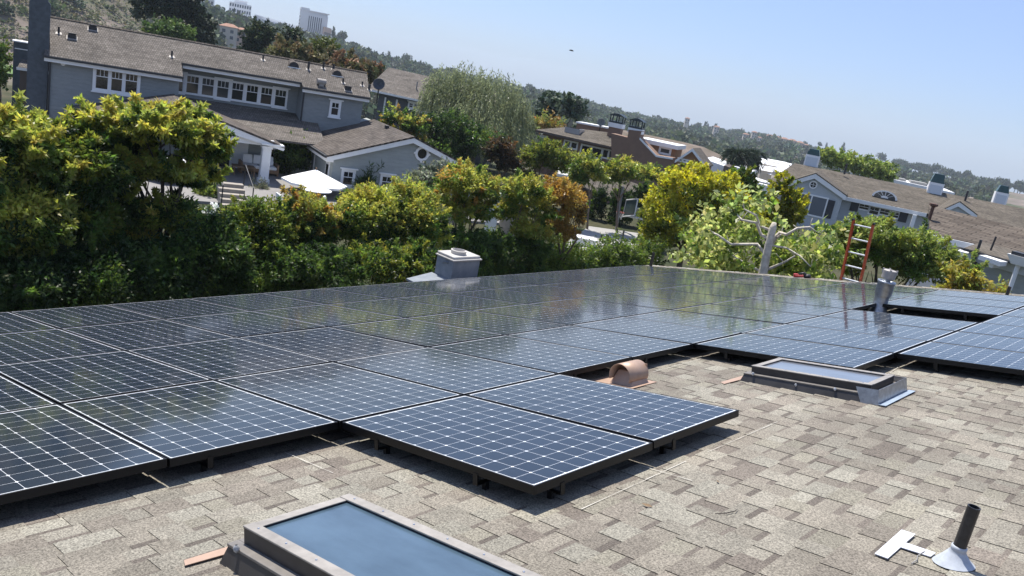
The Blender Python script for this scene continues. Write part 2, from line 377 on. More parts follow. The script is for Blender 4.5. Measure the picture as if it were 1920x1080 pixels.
def within(t, n): return node_math(nt, 'MULTIPLY', node_math(nt, 'GREATER_THAN', t, 0.0), node_math(nt, 'LESS_THAN', t, float(n)))
cell = node_math(nt, 'MULTIPLY', node_math(nt, 'MULTIPLY', inx, iny), cut)
cell = node_math(nt, 'MULTIPLY', cell, node_math(nt, 'MULTIPLY', within(tx, 12), within(ty, 8)))
# faint tint from cell to cell
fl = nt.nodes.new("ShaderNodeCombineXYZ"); nt.links.new(node_math(nt, 'FLOOR', tx), fl.inputs[0]); nt.links.new(node_math(nt, 'FLOOR', ty), fl.inputs[1])
oi = nt.nodes.new("ShaderNodeObjectInfo"); nt.links.new(oi.outputs["Random"], fl.inputs[2])
wnz = nt.nodes.new("ShaderNodeTexWhiteNoise"); wnz.noise_dimensions = '3D'; nt.links.new(fl.outputs[0], wnz.inputs["Vector"])
mc = nt.nodes.new("ShaderNodeMix"); mc.data_type = 'RGBA'; mc.inputs[6].default_value = (.0045,.010,.019,1); mc.inputs[7].default_value = (.0075,.0150,.027,1)
nt.links.new(wnz.outputs["Value"], mc.inputs[0])
mw = nt.nodes.new("ShaderNodeMix"); mw.data_type = 'RGBA'; mw.inputs[6].default_value = (.68,.70,.72,1)
nt.links.new(cell, mw.inputs[0]); nt.links.new(mc.outputs[2], mw.inputs[7]); nt.links.new(mw.outputs[2], P.inputs["Base Color"])
P.inputs["Roughness"].default_value = .5; P.inputs["Specular IOR Level"].default_value = .12
P.inputs["Coat Weight"].default_value = 1; P.inputs["Coat IOR"].default_value = 1.24
dn = nt.nodes.new("ShaderNodeTexNoise"); dn.inputs["Scale"].default_value = 2.5; dn.inputs["Detail"].default_value = 6; nt.links.new(tc.outputs["Object"], dn.inputs["Vector"])
dm = nt.nodes.new("ShaderNodeMapRange"); dm.inputs[1].default_value = .35; dm.inputs[2].default_value = .7; dm.inputs[3].default_value = .065; dm.inputs[4].default_value = .10
nt.links.new(dn.outputs["Fac"], dm.inputs[0]); nt.links.new(dm.outputs[0], P.inputs["Coat Roughness"])
ALU = mat("mill_aluminium", (.55,.56,.58), .4, metal=1)

FW, FT = .011, .046
def fr_mesh():
    b = MB(); b.box(0, PLEN, 0, FW, -FT, 0); b.box(0, PLEN, PWID-FW, PWID, -FT, 0)
    b.box(0, FW, FW, PWID-FW, -FT, 0); b.box(PLEN-FW, PLEN, FW, PWID-FW, -FT, 0); return b
p0 = thing("solar_panel", "", "solar panel", g2w(0,0,0), ROT, "black framed solar panels covering the roof")
fr_mesh().build("frame", FR, p0, bevel=.0012)
b = MB(); b.box(FW+.0005, PLEN-FW-.0005, FW+.0005, PWID-FW-.0005, -.007, -.0025); b.build("cell_laminate", LM, p0)
ROWN = ["eave", "second", "third", "fourth", "fifth", "top"]
ORD = {1:"first",2:"second",3:"third",4:"fourth",5:"fifth",6:"sixth",7:"seventh",8:"eighth",9:"ninth",10:"tenth",11:"eleventh",12:"twelfth",13:"thirteenth",14:"fourteenth"}
ROWTXT = ["in the row along the eave", "in the second row up from the eave", "in the third row up from the eave", "in the longest upper row, fourth from the eave", "in the broken row above it", "in the topmost row near the skylight"]
layout = {0: range(-1, 12), 1: range(-1, 12), 2: range(-2, 12), 3: range(-2, 12), 4: [0, 1, 4, 5, 6, 7, 9, 10, 11], 5: range(5, 12)}
ROWSHORT = ["eave row", "second row from the eave", "third row from the eave", "fourth row from the eave", "broken fifth row", "topmost row"]
occupied = {(i, j) for i in layout for j in layout[i]}
foot_b = MB(); foot_b.box(-.016, .016, -.004, .004, -FT-.052, -FT+.012); foot_b.box(-.016, .016, .0041, .10, -FT-.052, -FT-.046); foot_b.box(-.012, .012, .06, .09, H+.004, -FT-.0525)
foot_proto = None; foot_me = None
first = True
special = {(4,0): "solar panel at the lone front pair's near corner, dark blue, nearest the camera",
           (4,1): "solar panel jutting out beside the tan roof vent, right of the front pair",
           (4,4): "solar panel jutting over the shingles just behind the far skylight",
           (4,7): "solar panel beside the empty slot with the metal flue, on its near side",
           (4,9): "solar panel on the far side of the empty slot with the metal flue"}
for i in layout:
    for j in layout[i]:
        loc = g2w(i*PU, j*PV, 0)
        if first: p = p0; p.location = loc; first = False
        else:
            p = p0.copy(); col.objects.link(p); p.location = loc
            for ch in list(p0.children):
                if ch.name.startswith(("frame", "cell")):
                    c = ch.copy(); col.objects.link(c); c.parent = p
        # a hair of mounting tolerance so each pane mirrors slightly differently
        p.rotation_euler = (float(r2.normal(0, .0011)), -TH + float(r2.normal(0, .0011)), 0)
        k = 12 - j
        p['label'] = special.get((i, j), "solar panel, %s, %s from the ladder's rake" % (ROWSHORT[i], ORD[k]))
        # feet where an edge of the array is open to view
        pos = []
        if (i+1, j) not in occupied and i >= 3: pos += [(PLEN+.0, .22, 0)]
        if (i, j-1) not in occupied and i >= 4: pos += [(.34, .0, 1), (1.16, .0, 1)]
        for (fx_, fy_, q) in pos:
            if foot_me is None:
                f = foot_b.build("mounting_foot", FR, p); foot_me = f.data
            else:
                f = bpy.data.objects.new("mounting_foot", foot_me); col.objects.link(f); f.parent = p
            f.location = (fx_, fy_, 0)
            if q: pass
            else: f.rotation_euler = (0, 0, PI/2)
# the long rails' junction boxes are hidden below the panes; nothing of them shows

# ------------------------------------------------------------------ things on the roof
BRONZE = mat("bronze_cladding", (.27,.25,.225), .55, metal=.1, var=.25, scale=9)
BRZDK = mat("bronze_shadow_side", (.04,.037,.036), .5, metal=.2, var=.3, scale=7)  # dark bronze, with the shade of the skylight's sides put into its colour
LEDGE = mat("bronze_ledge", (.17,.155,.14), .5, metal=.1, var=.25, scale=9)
GALV = mat("galvanised_steel", (.36,.38,.41), .4, metal=.85, var=.25, scale=22)
TAN = mat("tan_sheet_metal", (.40,.275,.20), .5, metal=.2, var=.10, scale=14)
SEAL = mat("sealant", (.45,.46,.47), .7, var=.4, scale=40)
def sky_glass(name, tint, rough):
    M = mat(name, tint, .3, spec=.5, base2=tuple(q*1.7+.01 for q in tint), scale=2.2, stretch=(1,2.5,1), detail=9); P = M.node_tree.nodes["Principled BSDF"]
    P.inputs["Coat Weight"].default_value = 1; P.inputs["Coat Roughness"].default_value = rough; P.inputs["Coat IOR"].default_value = 1.27; return M
SG1 = sky_glass("skylight_glass", (.035,.062,.088), .12); SG2 = sky_glass("frosted_skylight_glass", (.095,.105,.125), .12)
def skylight(name, label, u0, v0, lu, wv, top, glass, galv=False):
    t = thing(name, label, "skylight", g2w(u0, v0, H), ROT)
    h = top - H
    def ringbox(b, o, i, z0, z1):                             # four butted bars round the opening
        b.box(-o, lu+o, -o, -i, z0, z1); b.box(-o, lu+o, wv+i, wv+o, z0, z1); b.box(-o, -i, -i, wv+i, z0, z1); b.box(lu+i, lu+o, -i, wv+i, z0, z1)
    b = MB()
    A = [(-.085,-.085,0),(lu+.085,-.085,0),(lu+.085,wv+.085,0),(-.085,wv+.085,0)]; B = [(-.058,-.058,h*.46),(lu+.058,-.058,h*.46),(lu+.058,wv+.058,h*.46),(-.058,wv+.058,h*.46)]
    for k in range(4): b.face([A[k], A[(k+1)%4], B[(k+1)%4], B[k]])
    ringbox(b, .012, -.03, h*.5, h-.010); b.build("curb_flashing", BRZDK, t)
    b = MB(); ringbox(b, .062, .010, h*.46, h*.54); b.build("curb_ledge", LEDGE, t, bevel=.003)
    b = MB(); fw = .055; z1 = h; z0 = h-.009
    b.box(-.016, lu+.016, -.016, fw-.016, z0, z1); b.box(-.016, lu+.016, wv-fw+.016, wv+.016, z0, z1)
    b.box(-.016, fw-.016, fw-.016, wv-fw+.016, z0, z1-.003); b.box(lu-fw+.016, lu+.016, fw-.016, wv-fw+.016, z0, z1-.003)
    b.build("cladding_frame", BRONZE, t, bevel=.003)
    b = MB(); b.box(.031, lu-.031, .031, wv-.031, h*.6, z1-.016); b.build("glass_pane", glass, t)
    b = MB()
    for q in range(9):
        x = .06 + (lu-.12)*q/8
        for y in (.012, wv-.012): b.lathe([(0,.0045),(.004,.004),(.0055,0)], (x, y, z1), 8)
    b.build("screw", ALU, t)
    b = MB()                                                  # blobs of sealant on the skirt
    for x, zz, sc_ in ((.03, h*.58, 1.), (.42*lu, h*.36, .8), (.75*lu, h*.5, .9)):
        y = -.070
        b.lathe([(.001,-.018*sc_),(.011*sc_,-.008*sc_),(.014*sc_,.004*sc_),(.006*sc_,.016*sc_)], (x, y, zz), 8)
    b.build("sealant_patch", SEAL, t, smooth=True)
    if galv:
        b = MB(); e = lu + .088
        b.face([(e-.12,-.092,.0),(e+.012,-.094,0),(e+.004,-.078,h*.86),(e-.17,-.074,h*.86)]); b.face([(e+.012,-.094,0),(e+.012,wv+.092,0),(e+.004,wv+.078,h*.86),(e+.004,-.078,h*.86)])
        b.face([(e+.012,wv+.094,0),(e-.12,wv+.092,0),(e-.17,wv+.074,h*.86),(e+.004,wv+.078,h*.86)])
        o = b.build("galvanised_diverter", GALV, t); md = o.modifiers.new("thick", 'SOLIDIFY'); md.thickness = .003
        b = MB(); b.box(e+.014, e+.07, -.10, wv+.12, .0125, .0165); b.build("apron", mat("blue_membrane", (.27,.33,.40), .5, var=.2, scale=20), t)
    return t
skylight("skylight", "bronze framed skylight with blue reflecting glass at the bottom of the picture", 7.42, -1.245, 1.75, .50, .02, SG1)
skylight("skylight", "long skylight with galvanised diverter on its upper end, beyond the shingles", 7.24, 3.66, .98, .52, .0, SG2, True)
b = MB()                                                      # bent flashing strips on the lower side of the skylights
b.prism([(0,0,0),(.05,-.02,0),(.07,.20,0),(.005,.24,0)], (0,0,.003)); 
o = b.build("flashing_strip", TAN, loc=g2w(7.235,-1.43,H+.013)); o.rotation_euler = ROT; tag(o, "tan metal flashing strip poking out beside the nearest skylight", "flashing")
o2 = o.copy(); col.objects.link(o2); o2.location = g2w(7.09, 3.36, H+.013); o2.scale = (1.1, 2.0, 1); o2['label'] = "tan metal flashing strip poking out beside the skylight with the diverter"
# tan roof vent: flange, throat and half-barrel hood
t = thing("roof_vent", "tan half barrel roof vent beside the front pair of solar panels", "roof vent", g2w(6.55, 2.76, H), ROT)
b = MB(); b.box(-.26, .16, -.20, .20, .012, .015); b.build("flange", TAN, t)
b = MB(); A = [(-.10,-.12,.015),(.12,-.12,.015),(.12,.13,.015),(-.10,.13,.015)]; B = [(-.055,-.06,.125),(.075,-.06,.125),(.075,.10,.125),(-.055,.10,.125)]
for k in range(4): b.face([A[k], A[(k+1)%4], B[(k+1)%4], B[k]])
b.face(B); b.build("throat", TAN, t)
b = MB(); n = 16; R0 = .105
pts = [(math.cos(a_)*R0+.01, math.sin(a_)*R0*1.0+.088) for a_ in np.linspace(PI*1.10, -PI*.14, n)]
b.v = [(x, -.145, z) for x, z in pts] + [(x, .135, z) for x, z in pts]
b.f = [(k, k+1, n+k+1, n+k) for k in range(n-1)]; b.m = [0]*(n-1)
o = b.build("hood", TAN, t, smooth=True); md = o.modifiers.new("thick", 'SOLIDIFY'); md.thickness = .003
b = MB(); b.box(-.08,.10,.128,.134,.02,.17); b.build("end_plate", TAN, t)
# plumbing vent with lead jack and a T-shaped scrap of flashing
ABS = mat("black_pipe", (.022,.021,.022), .4, var=.5, scale=30); LEAD = mat("painted_lead", (.42,.45,.49), .55, var=.15, scale=25)
up_g = Vector((sT, 0, cT))
def vent_pipe(name, label, u, v, length, r, jack=True, mat_=ABS, tip=None):
    t = thing(name, label, "vent pipe", g2w(u, v, H))
    b = MB(); L = Vector((0,0,1))
    b.lathe([(r*.8,-.02),(r*.8,length-.03),(r*.8,length),(r,length),(r,length*.5),(r,-.02)], n=18); b.build("pipe", mat_, t, smooth=False)
    if jack:
        bj = MB(); n = 22
        prof = [(r*3.1,.0),(r*2.75,.01),(r*2.15,.026),(r*1.45,.052),(r*1.13,.066),(r*1.22,.069),(r*1.22,.082),(r*1.03,.085)]
        for q in range(len(prof)): pass
        bj.lathe(prof, n=n)
        # sit the cone on the slope: tilt low rings to the roof
        vv = []
        for (x, y, z) in bj.v: vv.append((x, y, z + x*math.tan(TH)*max(0, 1 - z/.08) + .012))
        bj.v = vv; bj.build("lead_jack", LEAD, t, smooth=True)
    return t
vent_pipe("vent_pipe", "short black plumbing vent pipe in a grey lead cone, nearest the camera", 9.525, .86, .285, .026)
WSH = mat("white_flashing", (.60,.61,.64), .5)
b = MB(); b.prism([(0,0,0),(.058,-.01,0),(.06,.155,0),(.185,.145,0),(.19,.205,0),(.06,.225,0),(.062,.36,0),(-.002,.37,0)], (0,0,.004))
o = b.build("flashing_tee", WSH, loc=g2w(9.255, .70, H+.014)); o.rotation_euler = ROT; tag(o, "white T shaped sheet of flashing lying beside the near vent pipe", "flashing")
b = MB(); b.tube([(9.40,.72,H+.012),(9.41,.76,H+.02),(9.395,.82,H+.013),(9.405,.86,H+.022),(9.41,.9,H+.014)], .0025, 6)
o = b.build("wire_offcut", mat("grey_wire", (.25,.24,.23), .6)); o.rotation_euler = ROT; tag(o, "thin grey wire offcut lying on the shingles by the white tee", "wire")
vent_pipe("vent_pipe", "black vent pipe stub at the far corner of the array, before the dark shrubs", -.16, 13.45, .42, .035, False)
vent_pipe("vent_pipe", "black vent pipe stub at the right end of the far rake", 7.05, 14.3, .17, .03, False)
# double wall flue in the empty slot of the array
t = thing("metal_flue", "galvanised flue pipe with storm collar and cap standing in the empty panel slot", "flue", g2w(6.30, 9.62, H))
b = MB(); b.lathe([(.14,.0),(.105,.10),(.10,.20),(.10,.24)], n=24); b.lathe([(.10,.24),(.118,.30),(.118,.455),(.128,.46),(.128,.49),(.105,.49),(.08,.46)], n=24); b.build("flue_pipe", GALV, t, smooth=True)
b = MB(); b.lathe([(.05,.46),(.05,.55)], n=16); b.build("inner_pipe", GALV, t)
b = MB(); b.lathe([(.0,.66),(.092,.655),(.097,.65),(.097,.535),(.088,.53),(.05,.53)], n=24)
for q in range(4): a_ = q*PI/2+.4; b.box(.092*math.cos(a_)-.012, .092*math.cos(a_)+.012, .092*math.sin(a_)-.012, .092*math.sin(a_)+.012, .60, .67)
b.build("cap", mat("weathered_cap", (.40,.37,.34), .6, metal=.4, var=.2, scale=12), t, smooth=False)
# orange extension ladder leaning on the rake
ORG = mat("orange_fibreglass", (.42,.065,.018), .5, var=.15, scale=6)
Pl = np.array(g2w(3.78, 14.75, H)); Pr = np.array(g2w(4.20, 14.75, H))
t = thing("extension_ladder", "orange fibreglass ladder with aluminium rungs leaning on the far rake", "ladder", (0, 0, 0))
lean = Vector((0, -.22, 1)).normalized(); ru = Vector((1, 0, 0.04)).normalized()
c0 = Vector(((Pl[0]+Pr[0])/2 + .04, 14.80, (Pl[2]+Pr[2])/2))
t.location = c0
def rail(side):
    b = MB(); s = side*.215
    base = ru*s + lean*(-5.0); top = ru*s + lean*1.34
    for (dx, wx, dy, wy) in ((0, .010, 0, .036), (-side*.014, .018, -.032, .005), (-side*.014, .018, .032, .005)):
        q = [base + ru*(dx-wx) + Vector((0, dy-wy, 0)), base + ru*(dx+wx) + Vector((0, dy-wy, 0)), base + ru*(dx+wx) + Vector((0, dy+wy, 0)), base + ru*(dx-wx) + Vector((0, dy+wy, 0))]
        b.prism([tuple(k) for k in q], tuple(top-base))
    return b
for s_ in (-1, 1):
    rail(s_).build("rail", ORG, t)
    b = MB(); c_ = ru*(s_*.215) + lean*1.35; b.box(c_.x-.018, c_.x+.018, c_.y-.05, c_.y+.05, c_.z-.03, c_.z+.015); b.build("end_cap", BLACK, t, bevel=.006)
rb = None
for k in range(-15, 5):
    z = k*.305 + .02
    q0 = ru*(-.2) + lean*z; q1 = ru*.2 + lean*z
    b = MB(); b.tube([tuple(q0), tuple(q1)], .017, 8); b.build("rung", ALU, t)
# red cordless drill and its bag left by the rake
RED = mat("red_plastic", (.42,.02,.025), .4); DKP = mat("dark_plastic", (.02,.02,.024), .5)
pd = g2w(3.10, 14.42, H)
t = thing("tool_bag", "small red and black tool left on the roof edge left of the ladder", "tool", pd, (0, -TH, .5))
b = MB(); b.box(-.13,.05,-.05,.05,.03,.075); b.box(-.16,-.06,-.035,.035,.02,.10); b.build("tool_body", RED, t, bevel=.015)
b = MB(); b.tube([(-.05,0,.09),(.06,0,.115),(.12,0,.07),(.13,0,.0)], .026, 8); b.lathe([(.02,0),(.075,0.01),(.075,.06),(.05,.085),(0,.09)], (.13,.02,0), 12); b.build("tool_handle", DKP, t, smooth=True)
b = MB(); b.box(-.17,-.02,-.055,-.05,.012,.03); b.build("blade_guard", ALU, t)

# small litter on the shingles
TW = mat("dry_twig", (.05,.04,.035), .8); LF = mat("dry_leaf", (.17,.11,.055), .8, var=.3, scale=20)
b = MB(); b.tube([(8.53,.62,H+.014),(8.57,.66,H+.018),(8.585,.72,H+.016),(8.575,.77,H+.013)], [.002,.003,.0025,.001], 5)
o = b.build("twig", TW); o.rotation_euler = ROT; tag(o, "curved dark twig lying on the open shingles left of the white tee", "twig")
r3 = np.random.default_rng(88)
for k in range(16):
    u, v = r3.uniform(6.6, 9.4), r3.uniform(-.4, 6.5)
    if (4*PU-.1 < u < 5*PU+.15 and -.2 < v < 2.3) or (7.0 < u < 8.5 and 3.4 < v < 4.5) or (u < 6.7 and v < 3.2) or (u < 8 and v > 4.1): continue
    a_ = r3.uniform(0, 6.3); L = r3.uniform(.015, .035); b = MB(); c_, s_ = math.cos(a_)*L, math.sin(a_)*L
    b.face([(-c_,-s_,.002),(s_*.35,-c_*.35,.006),(c_,s_,.003),(-s_*.35,c_*.35,.001)])
    o = b.build("dry_leaf", LF, loc=g2w(u, v, H+.014)); o.rotation_euler = ROT; tag(o, "tiny dry brown leaf fragment scattered on the shingles", "leaf", "leaf fragments on the shingles")
# ------------------------------------------------------------------ neighbouring houses
SID_BLUE = siding("blue_grey_shingle_siding", (.215,.232,.232), (.265,.283,.28), .18)
SID_GREY = siding("grey_shingle_siding", (.275,.30,.29), (.33,.355,.34), .2)
SID_PALE = siding("pale_grey_siding", (.40,.43,.45), (.46,.49,.50), .15)
SHAKE1 = shake("weathered_shake", (.118,.103,.088), (.172,.152,.132), .17, 'Y', .12, .008, 1.3, .5)
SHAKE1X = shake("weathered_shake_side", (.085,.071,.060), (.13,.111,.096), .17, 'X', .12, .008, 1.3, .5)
SHAKE3 = shake("grey_brown_shingle", (.095,.082,.065), (.14,.12,.096), .18, 'Y', .22, .008, .7, .45)
SHAKE4 = shake("brown_tile_courses", (.085,.068,.053), (.145,.12,.096), .20, 'Y', .9, .025, 1.2, .35)
CHIM = mat("dark_shingled_chimney", (.075,.088,.10), .85, var=.25, scale=5, bump=.4, bscale=30)
COPPER = mat("dark_green_copper", (.02,.075,.085), .4, metal=.4, var=.3, scale=6)
DKIN = mat("dark_interior", (.02,.02,.022), .8)
def win(par, x0, x1, z0, z1, y, trim=.13, nx=3, top=.40, cap=True, sash=1, name="window", slope=0, wallmat=WHITE, face=-1):
    """window on a wall at local y that faces -y: trim, sashes, glazing bars; one pane per sash"""
    wdt = (x1-x0)
    def zz(x): return slope*(x-x0)
    b = MB()
    def bar(xa, xb, za, zb, ya, yb):
        b.prism([(xa,ya,za+zz(xa)),(xb,ya,za+zz(xb)),(xb,ya,zb+zz(xb)),(xa,ya,zb+zz(xa))], (0, yb-ya, 0))
    bar(x0, x0+trim, z0, z1, y-.055, y+.02); bar(x1-trim, x1, z0, z1, y-.055, y+.02)
    bar(x0+trim, x1-trim, z1-trim, z1, y-.055, y+.02); bar(x0+trim, x1-trim, z0, z0+trim, y-.055, y+.02)
    if cap: bar(x0-.09, x1+.09, z1+.002, z1+.07, y-.12, y+.02); bar(x0-.05, x1+.05, z0-.06, z0-.002, y-.1, y+.02)
    ix0, ix1 = x0+trim, x1-trim; iz0, iz1 = z0+trim, z1-trim
    sw = (ix1-ix0)/sash; mull = .10 if sash > 1 else 0
    panes = []
    for k in range(sash):
        a, c = ix0+k*sw, ix0+(k+1)*sw
        if k: bar(a-mull/2, a+mull/2, iz0, iz1, y-.05, y+.02)
        a2, c2 = a+(mull/2 if k else 0), c-(mull/2 if k < sash-1 else 0)
        t_ = .035
        for (xa, xb, za, zb) in ((a2, a2+t_, iz0, iz1), (c2-t_, c2, iz0, iz1), (a2+t_, c2-t_, iz1-t_, iz1), (a2+t_, c2-t_, iz0, iz0+t_)): bar(xa, xb, za, zb, y-.03, y+.02)
        zm = iz0+(iz1-iz0)*(1-top)
        if top: bar(a2+t_, c2-t_, zm-.02, zm+.02, y-.028, y+.02)
        for q in range(1, nx):
            xq = a2+t_+(c2-a2-2*t_)*q/nx; bar(xq-.012, xq+.012, zm+.02, iz1-t_, y-.026, y+.02)
        panes.append((a2+t_, c2-t_, iz0+t_, iz1-t_))
    w_ = b.build(name, wallmat, par)
    for (xa, xb, za, zb) in panes:
        p = MB(); p.prism([(xa,y-.012,za+zz(xa)),(xb,y-.012,za+zz(xb)),(xb,y-.012,zb+zz(xb)),(xa,y-.012,zb+zz(xa))], (0,.02,0)); p.build("pane", GLASS, w_)
    return w_
def slab(par, pts, m, th=.10, name="roof"):
    """roof sheet: polygon with thickness downwards"""
    b = MB(); b.prism(pts, (0, 0, -th)); return b.build(name, m, par)
def gutter(par, A, B, name="fascia", m=WHITE, h=.2, d=.1):
    b = MB(); b.prism([A, B, (B[0],B[1],B[2]-h), (A[0],A[1],A[2]-h)], (0, -d, 0)); return b.build(name, m, par)
DARKGUT = mat("dark_gutter", (.03,.032,.036), .5)

# --- blue-grey house with the long roof
F1 = Frame(at(94, 112, 46.44), 71)
h1 = thing("shingled_house", "large blue grey shingled house with long brown shake roof beyond the patio", "house", F1.O, (0,0,F1.a))
ZE = lambda y: .57+.5*y
xa, xb, xc = 5.85, 12.45, 16.0
RY, RZ = 3.05, ZE(3.05)
b = MB(); b.box(-.02, xa, 0, 8, G-.5, .50); b.prism([(-.02,0,.5),(-.02,8,.5),(-.02,3.05,1.95)], (xa,0,0)); 
b.box(xa, xb, 2.0, 8, G-.5, 1.35); b.box(xb, xc, .85, 8, G-.5, .86); b.prism([(xb,.85,.86),(xb,8,.86),(xb,3.05,1.95)], (xc-xb,0,0)); b.build("wall", SID_BLUE, h1)
slab(h1, [(-.25,-.32,ZE(-.32)),(xa+.12,-.32,ZE(-.32)),(xa+.12,.92,ZE(.92)),(xb-.12,.92,ZE(.92)),(xb-.12,.50,ZE(.50)),(xc+.28,.50,ZE(.50)),(xc+.70,RY,RZ),(-.25,RY,RZ)], SHAKE1)
slab(h1, [(-.25,RY+.01,RZ),(xc+.70,RY+.01,RZ),(xc+.28,8.4,RZ-2.6),(-.25,8.4,RZ-2.6)], SHAKE1)
b = MB(); b.prism([(-.25,RY-.08,RZ+.005),(-.25,RY,RZ+.06),(-.25,RY+.09,RZ+.005)], (xc+.95,0,0)); b.build("ridge_cap", SHAKE1X, h1)
for (x0,x1,y) in ((-.3,xa+.14,-.32),(xa+.16,xb-.14,.92),(xb-.16,xc+.3,.5)):
    gutter(h1, (x0,y-.001,ZE(y)-.02),(x1,y-.001,ZE(y)-.02), "gutter", DARKGUT, .10, .10); gutter(h1, (x0+.05,y+.10,ZE(y)-.125),(x1-.05,y+.10,ZE(y)-.125), "fascia", WHITE, .16, .10)
win(h1, 1.86, 4.02, -.98, .24, 0, .12, 3, .36, True, 3)
for k in range(8):
    x0 = 5.55 + (11.88-5.55)*k/8 + .0; win(h1, x0, x0+.80, -.66, .44, 2.0, .075, 3, .40, k in (0,3,7), 1)
win(h1, 14.05, 14.72, -.64, .32, .85, .11, 2, .42)
for q_ in ([(-.0,-.06,.2),(-.0,-.06,G)], [(xb+.05,.79,.7),(xb+.05,.79,-1.3)]): DP = MB(); DP.tube(q_, .048, 8); DP.build("downspout", DARKGUT, h1)
b = MB(); b.tube([(.55,-.02,.12),(.55,-.08,.12)], .11, 14); b.build("wall_lamp", WHITE, h1)
b = MB(); b.prism([(-.95,.15,G),(-.08,.15,G),(-.08,.15,2.75),(-.20,.15,2.85),(-.20,.15,3.6),(-.86,.15,3.6),(-.86,.15,2.85),(-.95,.15,2.75)], (0,1.3,0)); ch = b.build("chimney", CHIM, h1)
b = MB(); b.box(-.98,-.12,.1,1.5,3.62,3.68); b.box(-.9,-.16,.16,1.42,3.68,4.3); b.build("chimney_cap", COPPER, ch)
c = F1.y(39,120,6); b = MB(); b.box(c[0]-.36,c[0]+.36,6,6.9,G,.42); ch2 = b.build("chimney", CHIM, h1)
b = MB(); b.box(c[0]-.42,c[0]+.42,5.95,6.95,.422,.48); b.box(c[0]-.3,c[0]+.3,5.98,6.0,.05,.1); b.build("chimney_cap", WHITE, ch2)
b = MB(); b.box(-1.45,.1,5.2,9,G,-.72); b.build("rear_wing", TRIMBR, h1); slab(h1, [(-1.55,4.9,-.78),(0,4.9,-.78),(0,6.6,-.25),(-1.35,6.6,-.25)], SHAKE1, .08, "rear_roof"); gutter(h1, (-1.6,4.92,-.80),(0,4.92,-.80), "fascia", WHITE, .14, .05)
# roof furniture: pipes, box vents, half round vents
RV = mat("dark_roof_vent", (.03,.027,.027), .6); FLW = mat("pale_flashing", (.30,.27,.24), .6)
def on_roof1(px, py):
    lo, hi = -.5, 3.4
    for _ in range(40):
        mid = (lo+hi)/2; q = F1.y(px, py, mid)
        if q[2] > ZE(mid): lo = mid
        else: hi = mid
    return F1.y(px, py, lo)
def roof_pipe(px, py, h, r, kind="pipe"):
    x, y, z = on_roof1(px, py); b = MB()
    if kind == "pipe":
        b.tube([(x,y,z-.05),(x,y,z+h)], r, 8); o = b.build("roof_pipe", RV, h1)
        f = MB(); f.prism([(x-.15,y-.14,ZE(y-.14)+.012),(x+.15,y-.14,ZE(y-.14)+.012),(x+.12,y+.06,ZE(y+.06)+.012),(x-.12,y+.06,ZE(y+.06)+.012)], (0,0,.01)); f.build("pipe_flashing", FLW, o)
    elif kind == "box":
        b.box(x-.17,x+.17,y-.14,y+.14,z-.05,z+.18); b.box(x-.21,x+.21,y-.18,y+.2,z+.18,z+.21); o = b.build("box_vent", RV, h1)
        f = MB(); f.prism([(x-.24,y-.24,ZE(y-.24)+.012),(x+.24,y-.24,ZE(y-.24)+.012),(x+.24,y+.1,ZE(y+.1)+.012),(x-.24,y+.1,ZE(y+.1)+.012)], (0,0,.01)); f.build("pipe_flashing", FLW, o)
    elif kind == "half":
        n = 10; R_ = .30
        A = [(x+math.cos(PI*k/n)*R_, y, z+math.sin(PI*k/n)*R_) for k in range(n+1)]
        b.prism(A, (0, .7, .1)); o = b.build("half_round_vent", SHAKE1X, h1)
        f = MB(); f.prism([(x+math.cos(PI*k/n)*R_*.82, y-.02, z+.02+math.sin(PI*k/n)*R_*.82) for k in range(n+1)], (0,.015,0)); f.build("louvre", RV, o)
        f = MB(); f.box(x-.36,x+.36,y-.09,y-.03,z-.05,z+.0); f.build("vent_sill", WHITE, o)
    elif kind == "barrel":
        b.tube([(x-.25,y,z+.2),(x+.25,y,z+.2)], .17, 12); b.box(x-.13,x+.13,y-.12,y+.12,z-.05,z+.2); o = b.build("barrel_vent", mat("grey_vent", (.30,.27,.24), .6), h1)
for q in ((110,62,.30,.05),(322,106,.30,.05),(493,112,.25,.05),(578,130,.45,.07),(606,128,.35,.06),(625,130,.3,.07),(643,155,.25,.06),(679,160,.22,.05),(692,168,.3,.08)): roof_pipe(*q)
for q in ((135,70),(174,54),(652,168)): roof_pipe(*q, 0, 0, "box")
roof_pipe(551,126,0,0,"half"); roof_pipe(632,142,0,0,"half"); roof_pipe(602,160,0,0,"barrel")
# wing with the round window
WX0, WX1, WXR, WY = 12.85, 21.0, 16.92, -5.4
ZW = lambda x: -.44-.345*abs(x-WXR)
b = MB(); b.prism([(WX0,WY,G-.6),(WX1,WY,G-.6),(WX1,WY,ZW(WX1)-.1),(WXR,WY,-.55),(WX0,WY,ZW(WX0)-.1)], (0,8.0,0)); b.build("wing_wall", SID_GREY, h1)
slab(h1, [(WX0-.42,WY-.30,ZW(WX0-.42)),(WXR,WY-.30,-.44),(WXR,1.2,-.44),(WX0-.42,1.2,ZW(WX0-.42))], SHAKE1X, .09, "wing_roof")
slab(h1, [(WX1+.42,WY-.30,ZW(WX1+.42)),(WX1+.42,1.2,ZW(WX1+.42)),(WXR+.01,1.2,-.44),(WXR+.01,WY-.30,-.44)], SHAKE1X, .09, "wing_roof")
for s_ in (-1, 1):
    xe = WX0-.42 if s_ < 0 else WX1+.42
    b = MB(); b.prism([(xe,WY-.27,ZW(xe)-.095),(WXR,WY-.27,-.44-.095),(WXR,WY-.27,-.44-.36),(xe,WY-.27,ZW(xe)-.33)], (0,.06,0)); b.build("rake_board", WHITE, h1)
